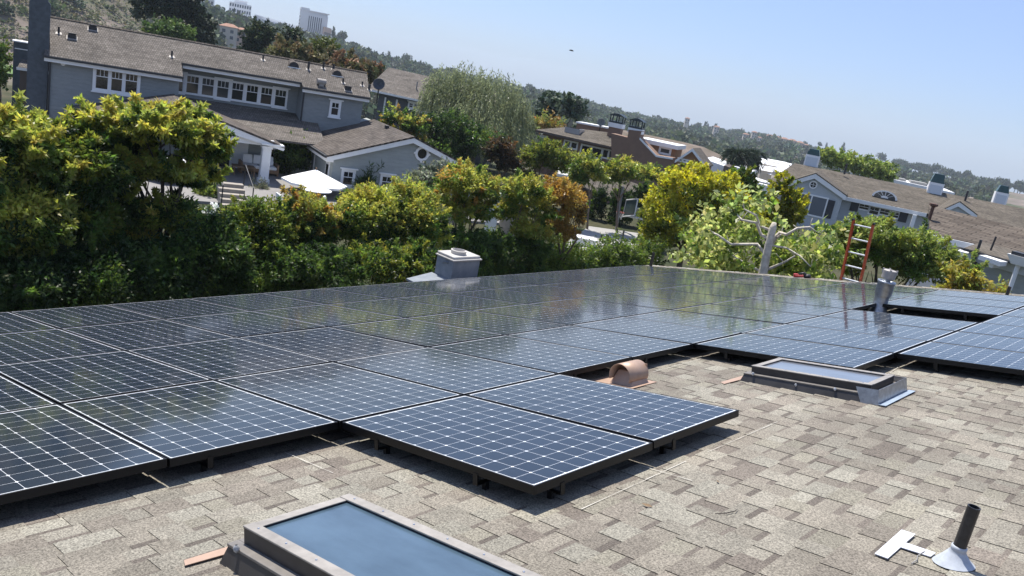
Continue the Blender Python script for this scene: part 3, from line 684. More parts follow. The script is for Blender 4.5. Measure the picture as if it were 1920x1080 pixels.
b = MB(); b.prism([(WX0-.44,WY-.28,ZW(WX0-.42)-.02),(WX0-.44,0.4,ZW(WX0-.42)-.02),(WX0-.44,.4,ZW(WX0-.42)-.14),(WX0-.44,WY-.28,ZW(WX0-.42)-.14)], (-.11,0,0)); b.build("gutter", DARKGUT, h1)
b = MB(); b.box(WX0-.42,WX0-.05,WY-.2,.4,ZW(WX0-.42)-.34,ZW(WX0-.42)-.16); b.build("soffit", WHITE, h1)
c = F1.y(791,288,WY); b = MB(); n = 24
for k in range(n):
    a0, a1 = 2*PI*k/n, 2*PI*(k+1)/n
    def P_(r, a_, y): return (c[0]+math.cos(a_)*r, y, c[2]+math.sin(a_)*r)
    b.face([P_(.27,a0,WY-.07),P_(.27,a1,WY-.07),P_(.40,a1,WY-.07),P_(.40,a0,WY-.07)]); b.face([P_(.40,a0,WY-.07),P_(.40,a1,WY-.07),P_(.40,a1,WY),P_(.40,a0,WY)])
    b.face([P_(.27,a0,WY-.0),P_(.27,a1,WY-.0),P_(.27,a1,WY-.07),P_(.27,a0,WY-.07)])
for a_ in (0, PI/2, PI, 3*PI/2): q = P_(.42, a_, WY); b.box(q[0]-.055, q[0]+.055, WY-.08, WY, q[2]-.055, q[2]+.055)
rw = b.build("round_window", WHITE, h1); b = MB(); b.prism([(c[0]+math.cos(2*PI*k/n)*.28, WY-.02, c[2]+math.sin(2*PI*k/n)*.28) for k in range(n)], (0,.015,0)); b.build("pane", GLASS, rw)
for (pA, pB) in (((641,316),(663,352)),((713.5,325.5),(735,360))):
    A_ = F1.y(*pA, WY); B_ = F1.y(*pB, WY); win(h1, A_[0], B_[0], B_[2], A_[2], WY, .11, 2, .42)
b = MB(); b.box(WX0-.03, WX0, -4.9, -4.2, G, -2.35); b.build("side_door_frame", WHITE, h1); b = MB(); b.box(WX0-.05, WX0-.02, -4.75, -4.35, G+.2, -2.6); b.build("side_door_glass", GLASS, h1)
b = MB(); b.box(WX0-.03, WX0, -1.9, -1.75, G, -2.3); b.box(WX0-.03, WX0, -1.2, -1.05, G, -2.3); b.box(WX0-.03, WX0, -1.75, -1.2, -2.4, -2.3); b.build("side_window_frame", WHITE, h1)
b = MB(); c = F1.y(722, 262, -2.2); b.box(c[0]-.1,c[0]+.1,-2.3,-2.1,ZW(c[0])-.05,ZW(c[0])+.16); b.build("box_vent", RV, h1)
# lower roof under the band of windows and the gabled porch
slab(h1, [(5.0,-2.5,-1.92),(13.2,-2.5,-1.92),(13.6,2.0,-.84),(5.0,2.0,-.84)], SHAKE1, .1, "lower_roof")
PXR, PZR, PX1, PX0 = 5.6, -.56, 10.45, .75
ZP = lambda x: PZR-.283*abs(x-PXR)
for (x0, x1) in ((PXR+.005, PX1), (PXR-.005, PX0)):
    slab(h1, [(x0,-4.95,ZP(x0)),(x1,-4.95,ZP(x1)),(x1,-.05,ZP(x1)),(x0,-.05,ZP(x0))], SHAKE1X, .1, "porch_roof")
    b = MB(); b.prism([(x0,-4.93,ZP(x0)-.105),(x1,-4.93,ZP(x1)-.105),(x1-.05*(1 if x1>x0 else -1),-4.93,ZP(x1)-.22),(x0,-4.93,ZP(x0)-.62)], (0,.1,0)); b.build("rake_board", WHITE, h1)
b = MB(); b.prism([(PX0+.6,-4.70,-2.03),(PX1-.5,-4.70,-2.03),(PX1-.5,-4.70,-1.75),(PX0+.6,-4.70,-1.75)], (0,.2,0)); b.box(9.3,10.4,-5.0,-4.45,-1.96,-1.88); b.build("porch_beam", WHITE, h1)
b = MB(); b.prism([(PX0+1.2,-4.45,-1.75),(PX1-1.2,-4.45,-1.75),(PXR,-4.45,-.85)], (0,.05,0)); b.build("gable_panel", SID_BLUE, h1)
for x in (9.62, 1.6):
    b = MB(); b.prism([(x-.21,-4.82,G),(x+.21,-4.82,G),(x+.21,-4.82,-2.15),(x-.21,-4.82,-2.15)], (0,.42,0)); b.box(x-.26,x+.26,-4.87,-4.35,-2.15,-2.03); b.box(x-.27,x+.27,-4.88,-4.34,G,G+.30); b.build("porch_column", WHITE, h1)
b = MB(); b.box(4.0,12.8,-1.1,-.9,G,-2.1); b.build("porch_wall", SID_GREY, h1)
b = MB(); b.box(6.3,8.5,-1.16,-1.105,G+.02,-2.15); b.build("porch_doorway", DKIN, h1)
b = MB(); b.box(8.5,8.62,-1.2,-1.105,G,-2.1); b.box(8.62,9.4,-1.18,-1.105,G,-2.1); b.build("sliding_panel", WHITE, h1)
win(h1, 10.1, 10.9, -3.2, -2.15, -1.1, .1, 2, .4)
slab(h1, [(-6,-11.5,G+.12),(22,-9.5,G+.12),(22,-.5,G+.12),(-6,-.5,G+.12)], mat("pale_terrace_paving", (.20,.19,.18), .8, var=.12, scale=1.5), .5, "terrace")

# --- dark grey house behind it
F2 = Frame(at(722, 190, 72), 40)
hb = thing("dark_house", "dark grey house with brown roof and white windows behind the willow", "house", F2.O, (0,0,F2.a))
def pgon(fr, pts, y): return [fr.y(px, py, y) for px, py in pts]
A = F2.y(716,150,3.5); 
b = MB(); b.box(-.6, 9.5, 0, 6, -5.5, F2.y(722,172,0)[2]); b.build("wall", siding("charcoal_siding", (.085,.09,.10), (.11,.115,.125)), hb)
z0 = F2.y(722,172,-.4)[2]
slab(hb, [(-1.6,-.5,z0),(10,-.5,z0-.25),(9,4.2,z0+1.65),(-1.0,4.2,z0+1.95)], SHAKE1, .1)
gutter(hb, (-1.6,-.52,z0-.02),(10,-.52,z0-.27), "fascia", WHITE, .16, .06)
c = F2.y(722,180,0); e = F2.y(741,202,0); b = MB(); b.box(c[0],c[0]+.14,-.06,0,e[2]-1,c[2]-.1); b.box(e[0],e[0]+.14,-.06,0,e[2]-1,c[2]-.1); b.build("porch_post", WHITE, hb)
A = F2.y(766,190,0); B = F2.y(801,210,0); win(hb, A[0], A[0]+(B[0]-A[0])*.55, B[2], A[2], 0, .1, 2, .5, True, 2); win(hb, A[0]+(B[0]-A[0])*.62, B[0]+.8, B[2]-.1, A[2]-.12, 0, .1, 2, .5, True, 2)
c = F2.y(781,165,1.2); b = MB(); b.tube([(c[0],1.2,c[2]-.4),(c[0],1.2,c[2]+.55)], .06, 8); b.build("roof_pipe", FLW, hb)
def dish(name, label, P, r, grey, aim):
    t = thing(name, label, "satellite dish", P); b = MB()
    prof = [(r*k/6, (r*k/6)**2/(r*2.2)) for k in range(7)]
    bb = MB(); bb.lathe(prof, n=22); o = bb.build("reflector", grey, t, smooth=True); md = o.modifiers.new("t", 'SOLIDIFY'); md.thickness = .03
    o.rotation_euler = aim; b.tube([(0,0,0),(0,0,-1.4)], .05, 8); b.build("mast", BLACK, t)
    b = MB(); ax = Matrix.Rotation(aim[2],3,'Z') @ Matrix.Rotation(aim[0],3,'X') @ Vector((0,0,1)); b.tube([tuple(ax*.0),tuple(ax*r*.9)], .03, 6); b.build("feed_arm", BLACK, t); return t
DG = mat("dark_dish", (.06,.065,.075), .6); LG = mat("grey_dish", (.16,.17,.16), .6)
dish("satellite_dish", "round dark satellite dish at the right end of the shake roof", at(711,159,64), .45*1.0, DG, (1.25,0,.75))

# --- brown house with two flues
F3 = Frame(at(1010, 262, 78), 22)
hc = thing("brown_house", "brown stucco house with hipped shingle roof and two capped chimneys", "house", F3.O, (0,0,F3.a))
BRST = mat("brown_stucco", (.21,.13,.09), .9, var=.1, scale=2); BROR = mat("orange_brown_stucco", (.33,.175,.085), .9, var=.1, scale=2)
L_ = F3.y(1004,243,0); R_ = F3.y(1182,283,0); AP = F3.y(1147,249,4.0); AL = F3.y(1062,238,4.0)
zb = -7.5
b = MB(); b.prism([(L_[0]+.6,.7,zb),(R_[0]-.5,.7,zb),(R_[0]-.5,.7,R_[2]-.05),(L_[0]+.6,.7,L_[2]-.05)], (0,7,0)); b.build("wall", BRST, hc)
ez = (L_[2]+R_[2])/2
slab(hc, [(L_[0],0,L_[2]),(R_[0],0,R_[2]),AP,AL], SHAKE3, .12); slab(hc, [(R_[0],.01,R_[2]),(R_[0]+.2,8,R_[2]),(AP[0],4.01,AP[2])], SHAKE3, .12); slab(hc, [(L_[0],8,L_[2]),(L_[0],.01,L_[2]),(AL[0],4.01,AL[2])], SHAKE3, .12)
slab(hc, [(AL[0],4.02,AL[2]),(AP[0],4.02,AP[2]),(R_[0],8,R_[2]),(L_[0],8,L_[2])], SHAKE3, .12)
b = MB(); b.prism([(L_[0],-.02,L_[2]-.01),(R_[0],-.02,R_[2]-.01),(R_[0],-.02,R_[2]-.2),(L_[0],-.02,L_[2]-.2)], (0,.04,0)); b.build("fascia", TRIMBR, hc)
for (pA, pB, n_) in (((1014,252),(1027,261),1),((1058,261),(1082,282),2),((1090,269),(1128,300),2),((1129,277),(1153,302),2)):
    A = F3.y(*pA, .7); B = F3.y(*pB, .7); win(hc, A[0], B[0], B[2], A[2], .7, .11, 1, 0, False, n_)
A = F3.y(1062,238,2.6); b = MB(); 
c = F3.y(1073,242,2.2); b.box(c[0]-.55,c[0]+.95,1.6,3.2,c[2]-.45,c[2]+.12); sk = b.build("roof_skylight", mat("pale_metal", (.5,.5,.52), .35, metal=.6), hc)
b = MB(); b.box(c[0]-.45,c[0]+.85,1.59,3.1,c[2]+.122,c[2]+.14); b.build("skylight_glass", GLASS, sk)
A = F3.y(1082,231,6); B = F3.y(1142,242,6); b = MB(); b.prism([(A[0],6,zb),(B[0],6,zb),(B[0],6,B[2]),(A[0],6,A[2])], (0,2,0)); b.build("rear_block", BRST, hc); b = MB(); b.prism([(A[0]-.1,5.9,A[2]+.002),(B[0],5.9,B[2]+.002),(B[0],5.9,B[2]+.16),(A[0]-.1,5.9,A[2]+.16)], (0,2.2,0)); b.build("parapet_cap", WHITE, hc)
# stucco chimney wall with raked parapet
poly = [(1132,248),(1142,247),(1182,258),(1197,244),(1203,256),(1232,291),(1262,296),(1300,300),(1300,345),(1140,345)]
yq = -1.0
pq = [F3.y(px, py, yq) for px, py in ((1146,250),(1178,258),(1178,243),(1203,246),(1199,258),(1231,291),(1262,296),(1262,360),(1146,360))]
b = MB(); b.prism(pq, (0, 1.6, 0)); b.build("chimney_wall", BRST, hc)
def strip(fr, par, pts, y, m, h, d, name):
    P_ = [fr.y(px, py, y) for px, py in pts]; b = MB()
    for A, B in zip(P_[:-1], P_[1:]): b.prism([A, B, (B[0],B[1],B[2]-h), (A[0],A[1],A[2]-h)], (0, -d, 0))
    return b.build(name, m, par)
strip(F3, hc, [(1200,258),(1231,291),(1262,296)], yq-.01, WHITE, .16, .1, "coping")
def flue_cap(px0, px1, ptop, pb0, pb1, y, name):
    A = F3.y(px0, pb0, y); B = F3.y(px1, pb1, y); T = F3.y((px0+px1)/2, ptop, y); b = MB(); zz = (A[2]+B[2])/2
    b.box(A[0],B[0],y-.02,y+1.1,zz-.42,zz); band = b.build("chimney_band", WHITE, hc)
    b = MB(); x0, x1 = A[0]+.05, B[0]-.05; h = T[2]-zz
    for x in (x0+.05, (x0+x1)/2, x1-.05):
        for yy in (y+.06, y+1.0): b.box(x-.05,x+.05,yy-.05,yy+.05,zz+.002,zz+h*.75)
    n = 8; b.prism([(x0-.1+(x1-x0+.2)*k/n, y-.1, zz+h*.72+math.sin(PI*k/n)*h*.28) for k in range(n+1)], (0,1.3,0)); b.box(x0-.02,x1+.02,y+.02,y+1.05,zz+.003,zz+h*.18); b.build("flue_cap", mat("green_black_metal", (.018,.028,.030), .45), band)
    b = MB(); b.box(A[0]+.1,B[0]-.1,y+.05,y+1.0,zb,zz-.425); b.build("chimney_stack", BRST, hc)
flue_cap(1141,1168,212,229,233,3.0,"a"); flue_cap(1178,1204,221,239,243,-.9,"b")
# dormer with the white window and flat roof, small gable at the right
A = F3.y(1206,262,1.2); B = F3.y(1268,275,1.2); Z_ = F3.y(1240,296,1.2)[2]
b = MB(); b.box(A[0],B[0],1.2,5,zb,A[2]-.25); b.build("dormer_wall", BROR, hc)
b = MB(); b.box(A[0]-.5,B[0]+.25,.8,5.2,A[2]-.248,A[2]+.12); b.build("dormer_roof", WHITE, hc)
A = F3.y(1237,272,1.2); B = F3.y(1257,293,1.2); win(hc, A[0], B[0], B[2], A[2]-.05, 1.2, .16, 1, 0, False)
gp = [F3.y(px, py, -.6) for px, py in ((1267,300),(1300,278),(1326,312))]; g0 = gp[1]
b = MB(); b.prism([(gp[0][0]+.1,-.6,zb),(gp[2][0]-.1,-.6,zb),(gp[2][0]-.1,-.6,gp[2][2]-.2),(g0[0],-.6,g0[2]-.2),(gp[0][0]+.1,-.6,gp[0][2]-.2)], (0,4,0)); b.build("gable_wall", BROR, hc)
for q in (gp[0], gp[2]):
    slab(hc, [(q[0],-.9,q[2]),(g0[0],-.9,g0[2]),(g0[0],3.5,g0[2]),(q[0],3.5,q[2])], SHAKE3, .1, "gable_roof")
    b = MB(); b.prism([(q[0],-.92,q[2]-.01),(g0[0],-.92,g0[2]-.01),(g0[0],-.92,g0[2]-.28),(q[0],-.92,q[2]-.28)], (0,.05,0)); b.build("rake_board", WHITE, hc)
A = F3.y(1271,295,-.6); B = F3.y(1297,306,-.6); win(hc, A[0], B[0], B[2]-.1, A[2], -.6, .1, 1, 0, False, 3)
dish("satellite_dish", "round grey satellite dish beside the brown house's chimneys", at(1127,230,82), .40*1.0, LG, (1.2,0,.6))

# --- roofs below the brown house: near pergola and lean-to roofs half hidden in the trees
Fp = Frame(at(1050,320,60), 20)
t = thing("garden_building", "low outbuilding with brown shingle roof among the trees below the brown house", "outbuilding", Fp.O, (0,0,Fp.a))
pr = [Fp.y(px, py, y) for px, py, y in ((1066,338,0),(1145,372,0),(1215,352,4),(1120,318,4))]
slab(t, pr, SHAKE3, .1); b = MB(); b.prism([(pr[0][0]+.3,.4,-6.5),(pr[1][0]-.3,.4,-6.5),(pr[1][0]-.3,.4,pr[1][2]-.1),(pr[0][0]+.3,.4,pr[0][2]-.1)], (0,3.5,0)); b.build("wall", BRST, t)
gutter(t, (pr[0][0],-.01,pr[0][2]-.02),(pr[1][0],-.01,pr[1][2]-.02), "gutter", DARKGUT, .12, .08)
pr = [Fp.y(px, py, y) for px, py, y in ((1043,325,-.6),(1072,330,-.6),(1068,316,1.2),(1048,312,1.2))]
slab(t, pr, mat("pale_louvre", (.55,.54,.5), .6, var=.2, scale=8), .1, "porch_roof"); gutter(t, pr[0], pr[1], "fascia", WHITE, .2, .05)
b = MB(); b.box(pr[0][0]+.2,pr[1][0]-.2,-.3,1.2,-6.5,pr[1][2]-.15); b.build("porch_wall", BROR, t)

# --- pale grey house at the right with the fan window
F4 = Frame(at(1570, 368, 84), 20)
hd_ = thing("grey_house", "pale grey house with white gable, fan dormer and dark shutters at the right", "house", F4.O, (0,0,F4.a))
def plane_roof(fr, pts, m, name="roof", th=.12): return slab(hd_, [fr.y(px, py, y) for px, py, y in pts], m, th, name)
zb = -9
ridge_y = 6.0
E0 = F4.y(1572,366,0); E1 = F4.y(1738,400,0); R0 = F4.y(1490,306,ridge_y); R1 = F4.y(1990,405,ridge_y); E2 = F4.y(1990,455,0); EL = F4.y(1441,338,0)
slab(hd_, [(EL[0],0,EL[2]),(E1[0],0,E1[2]),(E2[0],0,E2[2]),(R1[0],ridge_y,R1[2]),(R0[0],ridge_y,R0[2])], SHAKE3)
slab(hd_, [(R0[0],ridge_y+.01,R0[2]),(R1[0],ridge_y+.01,R1[2]),(R1[0],12,R1[2]-2.4),(R0[0],12,R0[2]-2.4)], SHAKE3)
b = MB(); b.prism([(EL[0]+.7,.6,zb),(E1[0]+10,.6,zb),(E1[0]+10,.6,E1[2]-.35),(EL[0]+.7,.6,EL[2]-.15)], (0,9,0)); b.build("wall", SID_PALE, hd_)
strip(F4, hd_, [(1572,366),(1738,400)], -.02, WHITE, .34, .12, "fascia")
# front gable
gy = -2.6; gt = F4.y(1530,324,gy); gl = F4.y(1474,341,gy); gr = F4.y(1588,366,gy)
b = MB(); b.prism([(gl[0]+.3,gy+.25,zb),(gr[0]-.3,gy+.25,zb),(gr[0]-.3,gy+.25,gr[2]-.1),(gt[0],gy+.25,gt[2]-.15),(gl[0]+.3,gy+.25,gl[2]-.1)], (0,5,0)); b.build("gable_wall", SID_PALE, hd_)
for q in (gl, gr):
    slab(hd_, [(q[0],gy-.05,q[2]),(gt[0],gy-.05,gt[2]),(gt[0],4.2,gt[2]),(q[0],4.2 if q is gr else 2.2,q[2])], SHAKE3, .1, "gable_roof")
    b = MB(); b.prism([(q[0],gy-.04,q[2]-.10),(gt[0],gy-.04,gt[2]-.10),(gt[0],gy-.04,gt[2]-.55),(q[0],gy-.04,q[2]-.50)], (0,.1,0)); b.build("rake_board", WHITE, hd_)
c = F4.y(1525,346.5,gy+.25); n = 20; b = MB()
for k in range(n):
    a0, a1 = 2*PI*k/n, 2*PI*(k+1)/n; y_ = gy+.18
    b.face([(c[0]+math.cos(q)*r, y_, c[2]+math.sin(q)*r) for q, r in ((a0,.26),(a1,.26),(a1,.38),(a0,.38))])
b.box(c[0]-.27,c[0]+.27,gy+.18,gy+.22,c[2]-.02,c[2]+.02); b.box(c[0]-.02,c[0]+.02,gy+.18,gy+.22,c[2]-.27,c[2]-.021); b.box(c[0]-.02,c[0]+.02,gy+.18,gy+.22,c[2]+.021,c[2]+.27)
rw = b.build("round_window", WHITE, hd_); b = MB(); b.prism([(c[0]+math.cos(2*PI*k/n)*.27, gy+.20, c[2]+math.sin(2*PI*k/n)*.27) for k in range(n)], (0,.015,0)); b.build("pane", GLASS, rw)
SHUT = mat("black_shutter", (.018,.02,.03), .6); GREYGL = mat("grey_blind_glass", (.10,.12,.15), .25, spec=.6)
A = F4.y(1496,361,gy+.25); B = F4.y(1543,402,gy+.25)
b = MB(); b.box(A[0]-.15,B[0]+.15,gy+.16,gy+.25,A[2]-.02,A[2]+.12); b.box(A[0]-.15,B[0]+.15,gy+.16,gy+.25,B[2]-.4,B[2]-.25); xm = (A[0]+B[0])/2
for x in (A[0]-.1, xm, B[0]+.05): b.box(x-.06,x+.06,gy+.16,gy+.25,B[2]-.25,A[2]-.02)
w2 = b.build("picture_window", WHITE, hd_); b = MB(); b.box(A[0]-.04,xm-.06,gy+.2,gy+.22,B[2]-.25,A[2]-.02); b.build("pane", GREYGL, w2); b = MB(); b.box(xm+.06,B[0]-.01,gy+.2,gy+.22,B[2]-.25,A[2]-.02); b.build("pane", GREYGL, w2)
b = MB(); b.box(B[0]+.13,B[0]+.75,gy+.18,gy+.25,B[2]-.25,A[2]-.02); b.build("shutter", SHUT, hd_)
for (pA, pB) in (((1611,379),(1630,394)),((1631,384),(1648,403)),((1650,388),(1668,404)),((1670,394),(1686,409))):
    A = F4.y(*pA, .6); B = F4.y(*pB, .6); win(hd_, A[0], B[0], B[2]-.15, A[2], .6, .09, 2, .5, False)
for (pA, pB) in (((1598,374),(1609,392)),((1689,394),(1700,412))):
    A = F4.y(*pA, .6); B = F4.y(*pB, .6); b = MB(); b.box(A[0],B[0],.52,.6,B[2]-.3,A[2]); b.build("shutter", SHUT, hd_)
A = F4.y(1716,402,-.6); b = MB(); b.box(A[0]-.16,A[0]+.16,-.7,-.4,zb,A[2]-.05); b.build("porch_column", WHITE, hd_)
A = F4.y(1449,342,-.4); b = MB(); b.box(A[0]-.13,A[0]+.13,-.5,-.25,zb,A[2]-.1); b.build("porch_column", WHITE, hd_)
# fan dormer
n = 14; A = F4.y(1635,366,1.4); B = F4.y(1682,375,1.4); cx_ = (A[0]+B[0])/2; cz_ = (A[2]+B[2])/2-.05; rx = (B[0]-A[0])/2
arc = lambda r, y, zsc=.62: [(cx_+math.cos(PI*k/n)*rx*r, y, cz_+math.sin(PI*k/n)*rx*r*zsc) for k in range(n+1)]
b = MB(); b.prism(arc(1.0, 1.4), (0, 3.2, .0)); b.build("dormer_roof", SHAKE3, hd_)
b = MB(); o_, i_ = arc(1.02,1.36), arc(.86,1.36)
for k in range(n): b.face([i_[k], i_[k+1], o_[k+1], o_[k]])
for k in (3, 5, 7, 9, 11): q = i_[k]; b.prism([(cx_-.03,1.37,cz_),(cx_+.03,1.37,cz_),(q[0]+.03,1.37,q[2]),(q[0]-.03,1.37,q[2])], (0,.01,0))
ii = arc(.30,1.355)
for k in range(n): b.face([(cx_,1.355,cz_), ii[k], ii[k+1]])
fw_ = b.build("fan_window", WHITE, hd_); b = MB(); b.prism(arc(.9,1.385), (0,.01,0)); b.build("pane", GLASS, fw_)
# white cupola chimneys with dark green tops
GGL = mat("green_cupola_top", (.012,.055,.05), .3, var=.3, scale=4); WPAN = mat("pale_panel", (.55,.60,.64), .6)
for (pL, pR, pb, pt, ptt, y) in ((1506,1532,309,290,279,6.2),(1737,1765,362,342,325,5.2),(1861,1886,380,360,347,7.0)):
    A = F4.y(pL, pb, y); B = F4.y(pR, pb+4, y); T = F4.y((pL+pR)/2, pt, y); TT = F4.y((pL+pR)/2+3, ptt, y); w_ = B[0]-A[0]
    b = MB(); b.box(A[0],B[0],y,y+w_,A[2]-2.5,T[2]); ck = b.build("cupola", WHITE, hd_)
    b = MB(); b.box(A[0]+.13,B[0]-.13,y-.03,y-.002,A[2]-.2,T[2]-.22); b.build("cupola_panel", WPAN, ck)
    b = MB(); x0, x1 = A[0]+.05, B[0]-.05; e = .18
    b.prism([(x0,y+.05,T[2]+.003),(x1,y+.05,T[2]+.003),(x1-e,y+e,TT[2]),(x0+e,y+e,TT[2])], (0,.02,0))
    base = [(x0,y+.05,T[2]+.004),(x1,y+.05,T[2]+.004),(x1,y+w_-.05,T[2]+.004),(x0,y+w_-.05,T[2]+.004)]; tp = [(x0+e,y+e,TT[2]),(x1-e,y+e,TT[2]),(x1-e,y+w_-e,TT[2]),(x0+e,y+w_-e,TT[2])]
    b = MB()
    for k in range(4): b.face([base[k], base[(k+1)%4], tp[(k+1)%4], tp[k]])
    b.face(tp); b.build("cupola_top", GGL, ck)
for (px, py, h) in ((1587,312,.6),(1813,365,.9),(1472,322,.5)):
    q = F4.y(px, py, 5.0); b = MB(); b.tube([(q[0],5,q[2]-.8),(q[0],5,q[2]+h*.4)], .1, 8); b.build("roof_pipe", RV, hd_)
# second small gable
gy = -1.2; gt = F4.y(1800,377,gy); gl = F4.y(1757,397,gy); gr = F4.y(1833,402,gy)
b = MB(); b.prism([(gl[0]+.3,gy+.2,zb),(gr[0]-.3,gy+.2,zb),(gr[0]-.3,gy+.2,gr[2]-.1),(gt[0],gy+.2,gt[2]-.1),(gl[0]+.3,gy+.2,gl[2]-.1)], (0,4,0)); b.build("gable_wall", SID_PALE, hd_)
for q in (gl, gr):
    slab(hd_, [(q[0],gy-.05,q[2]),(gt[0],gy-.05,gt[2]),(gt[0],4,gt[2]),(q[0],4,q[2])], SHAKE3, .1, "gable_roof")
    b = MB(); b.prism([(q[0],gy-.04,q[2]-.10),(gt[0],gy-.04,gt[2]-.10),(gt[0],gy-.04,gt[2]-.5),(q[0],gy-.04,q[2]-.4)], (0,.1,0)); b.build("rake_board", WHITE, hd_)
# white flat roofs with skylights behind its ridge
Fq = Frame(at(1600,322,125), 22)
t = thing("flat_roof_house", "long house with white flat roof and skylights behind the grey house", "house", Fq.O, (0,0,Fq.a))
A = Fq.y(1600,321,0); B = Fq.y(1785,362,0); b = MB(); b.prism([(A[0],0,-14),(B[0],0,-14),(B[0],0,B[2]-.35),(A[0],0,A[2]-.35)], (0,9,0)); b.build("wall", SID_PALE, t)
b = MB(); b.prism([(A[0]-.3,-.3,A[2]-.348),(B[0]+.3,-.3,B[2]-.348),(B[0]+.3,-.3,B[2]+.1),(A[0]-.3,-.3,A[2]+.1)], (0,9.6,0)); b.build("flat_roof", WHITE, t)
for px, py in ((1662,333),(1682,338),(1722,346)):
    q = Fq.y(px, py, 1.5); b = MB(); b.box(q[0]-1.1,q[0]+1.1,1.2,4.2,q[2]-.5,q[2]+.35); b.build("roof_skylight", mat("grey_lid", (.28,.27,.25), .6), t)
# white low roofs between the brown and the grey house
Fr = Frame(at(1400,330,105), 22)
t = thing("white_building", "low white flat roofed buildings between the brown house and the palms", "building", Fr.O, (0,0,Fr.a))
def wblock(pA, pB, y, dp, m, nm):
    A = Fr.y(*pA, y); B = Fr.y(*pB, y); b = MB(); b.prism([(A[0],y,-14),(B[0],y,-14),(B[0],y,B[2]),(A[0],y,A[2])], (0,dp,0)); b.build(nm, m, t)
wblock((1318,297),(1360,312),2,10,WHITE,"white_block"); wblock((1358,310),(1378,318),0,6,TRIMBR,"brown_block"); wblock((1376,312),(1412,322),3,8,WHITE,"white_block")
wblock((1398,331),(1442,345),-3,4,WHITE,"white_block"); wblock((1398,336),(1470,352),-5,2,DARKGUT,"dark_canopy"); wblock((1412,341),(1446,350),-6.5,2,WHITE,"white_block")

# --- brown tiled house close on the right
F5 = Frame(at(1745, 437, 36), -8)
he = thing("tiled_house", "near grey walled house with brown tile roof and white fascia at the right edge", "house", F5.O, (0,0,F5.a))
TL = F5.y(1742,384,4.2); E0 = F5.y(1743,438,0); E1 = F5.y(1830,457,0); TR = F5.y(1990,447,4.2)
zr_ = TL[2]
V2 = F5.y(1832,455,.05); 
slab(he, [E0, E1, (E1[0]+7,0,E1[2]-.3), TR, TL], SHAKE4, .1)
slab(he, [(E1[0]+.35,-1.9,F5.y(1838,473,-1.9)[2]), (E1[0]+7,-1.9,F5.y(1838,473,-1.9)[2]+.0), (E1[0]+7,.4,E1[2]+.18), (E1[0]+.05,.3,E1[2]+.10)], SHAKE3, .1, "lean_roof")
gutter(he, (E0[0]-.1,-.01,E0[2]-.02), (E1[0]+.1,-.01,E1[2]-.02), "gutter", WHITE, .22, .12)
b = MB(); b.prism([(E0[0]-.3,4.2,zr_-.12),(E0[0]-.3,0,E0[2]-.12),(E0[0]-.3,0,-4),(E0[0]-.3,4.2,-4)], (.25,0,0)); b.box(E0[0],E1[0]-.2,.35,4,-4.5,E1[2]-.25); b.build("front_wall", mat("pale_render", (.55,.56,.57), .8, var=.06, scale=1), he)
zl = F5.y(1838,473,-1.9)[2]
b = MB(); b.box(E1[0]+.45,E1[0]+8,-1.55,3,-4.5,zl-.12); b.build("side_wall", SID_GREY, he)
gutter(he, (E1[0]+.3,-1.91,zl-.02), (E1[0]+8,-1.91,zl-.02), "gutter", DARKGUT, .06, .08); gutter(he, (E1[0]+.45,-1.56,zl-.13), (E1[0]+8,-1.56,zl-.13), "frieze_board", mat("blue_white_trim", (.50,.55,.60), .6), .28, .06)
A = F5.y(1836,478,-2.6); B = F5.y(1877,491,-2.6); b = MB(); b.prism([(A[0],-2.6,A[2]),(B[0],-2.6,B[2]),(B[0],-2.6,B[2]-.16),(A[0],-2.6,A[2]-.16)], (0,.6,0)); b.prism([(A[0]+.2,-2.5,A[2]-.17),(B[0]-.2,-2.5,B[2]-.17),(B[0]-.25,-2.5,B[2]-.30),(A[0]+.2,-2.5,A[2]-.30)], (0,.6,0)); b.build("eave_return", WHITE, he)
b = MB(); b.box(E1[0]-.15,E1[0]+.44,-1.5,.3,-4.5,E1[2]-.28); b.build("corner_board", WHITE, he)
c = F5.y(1827,490,-1.7); b = MB(); b.tube([(c[0],-1.75,c[2]+.8),(c[0],-1.75,c[2]-.1)], .05, 8); b.tube([(c[0],-1.75,c[2]),(c[0],-1.75,c[2]-.14)], .11, 8); b.build("bracket_lamp", DARKGUT, he)
c = F5.y(1903,492,-3.2); b = MB(); b.prism([(c[0]-.22,-3.5,c[2]+.25),(c[0]+1.5,-3.5,c[2]+.25),(c[0]+1.5,-3.4,c[2]-.05),(c[0]-.05,-3.4,c[2]-.05)], (0,.5,0)); b.tube([(c[0]+.12,-3.2,c[2]),(c[0]+.12,-3.2,-4)], .075, 10); b.build("downspout", WHITE, he)
b = MB(); b.box(c[0]-.12,c[0]+1.5,-3.45,-3.05,c[2]+.252,c[2]+.36); b.build("gutter", DARKGUT, he)
def on5(px, py):
    lo, hi = 0., 4.2
    for _ in range(40):
        mid = (lo+hi)/2; q = F5.y(px, py, mid); zp = E0[2]+(TL[2]-E0[2])*mid/4.2
        if q[2] > zp: lo = mid
        else: hi = mid
    return F5.y(px, py, lo)
q = on5(1742,412); b = MB(); b.tube([q,(q[0],q[1],q[2]+.62)], .07, 8); b.lathe([(.08,.55),(.17,.60),(.17,.68),(0,.70)], q, 10); b.build("rusty_flue", mat("rust", (.10,.05,.035), .8, var=.3, scale=12), he)
q = F5.y(1861,458,-1.0); b = MB(); b.tube([(q[0],-1,q[2]-.3),(q[0]+.03,-1,q[2]+.30)], .035, 8); b.build("roof_pipe", RV, he)
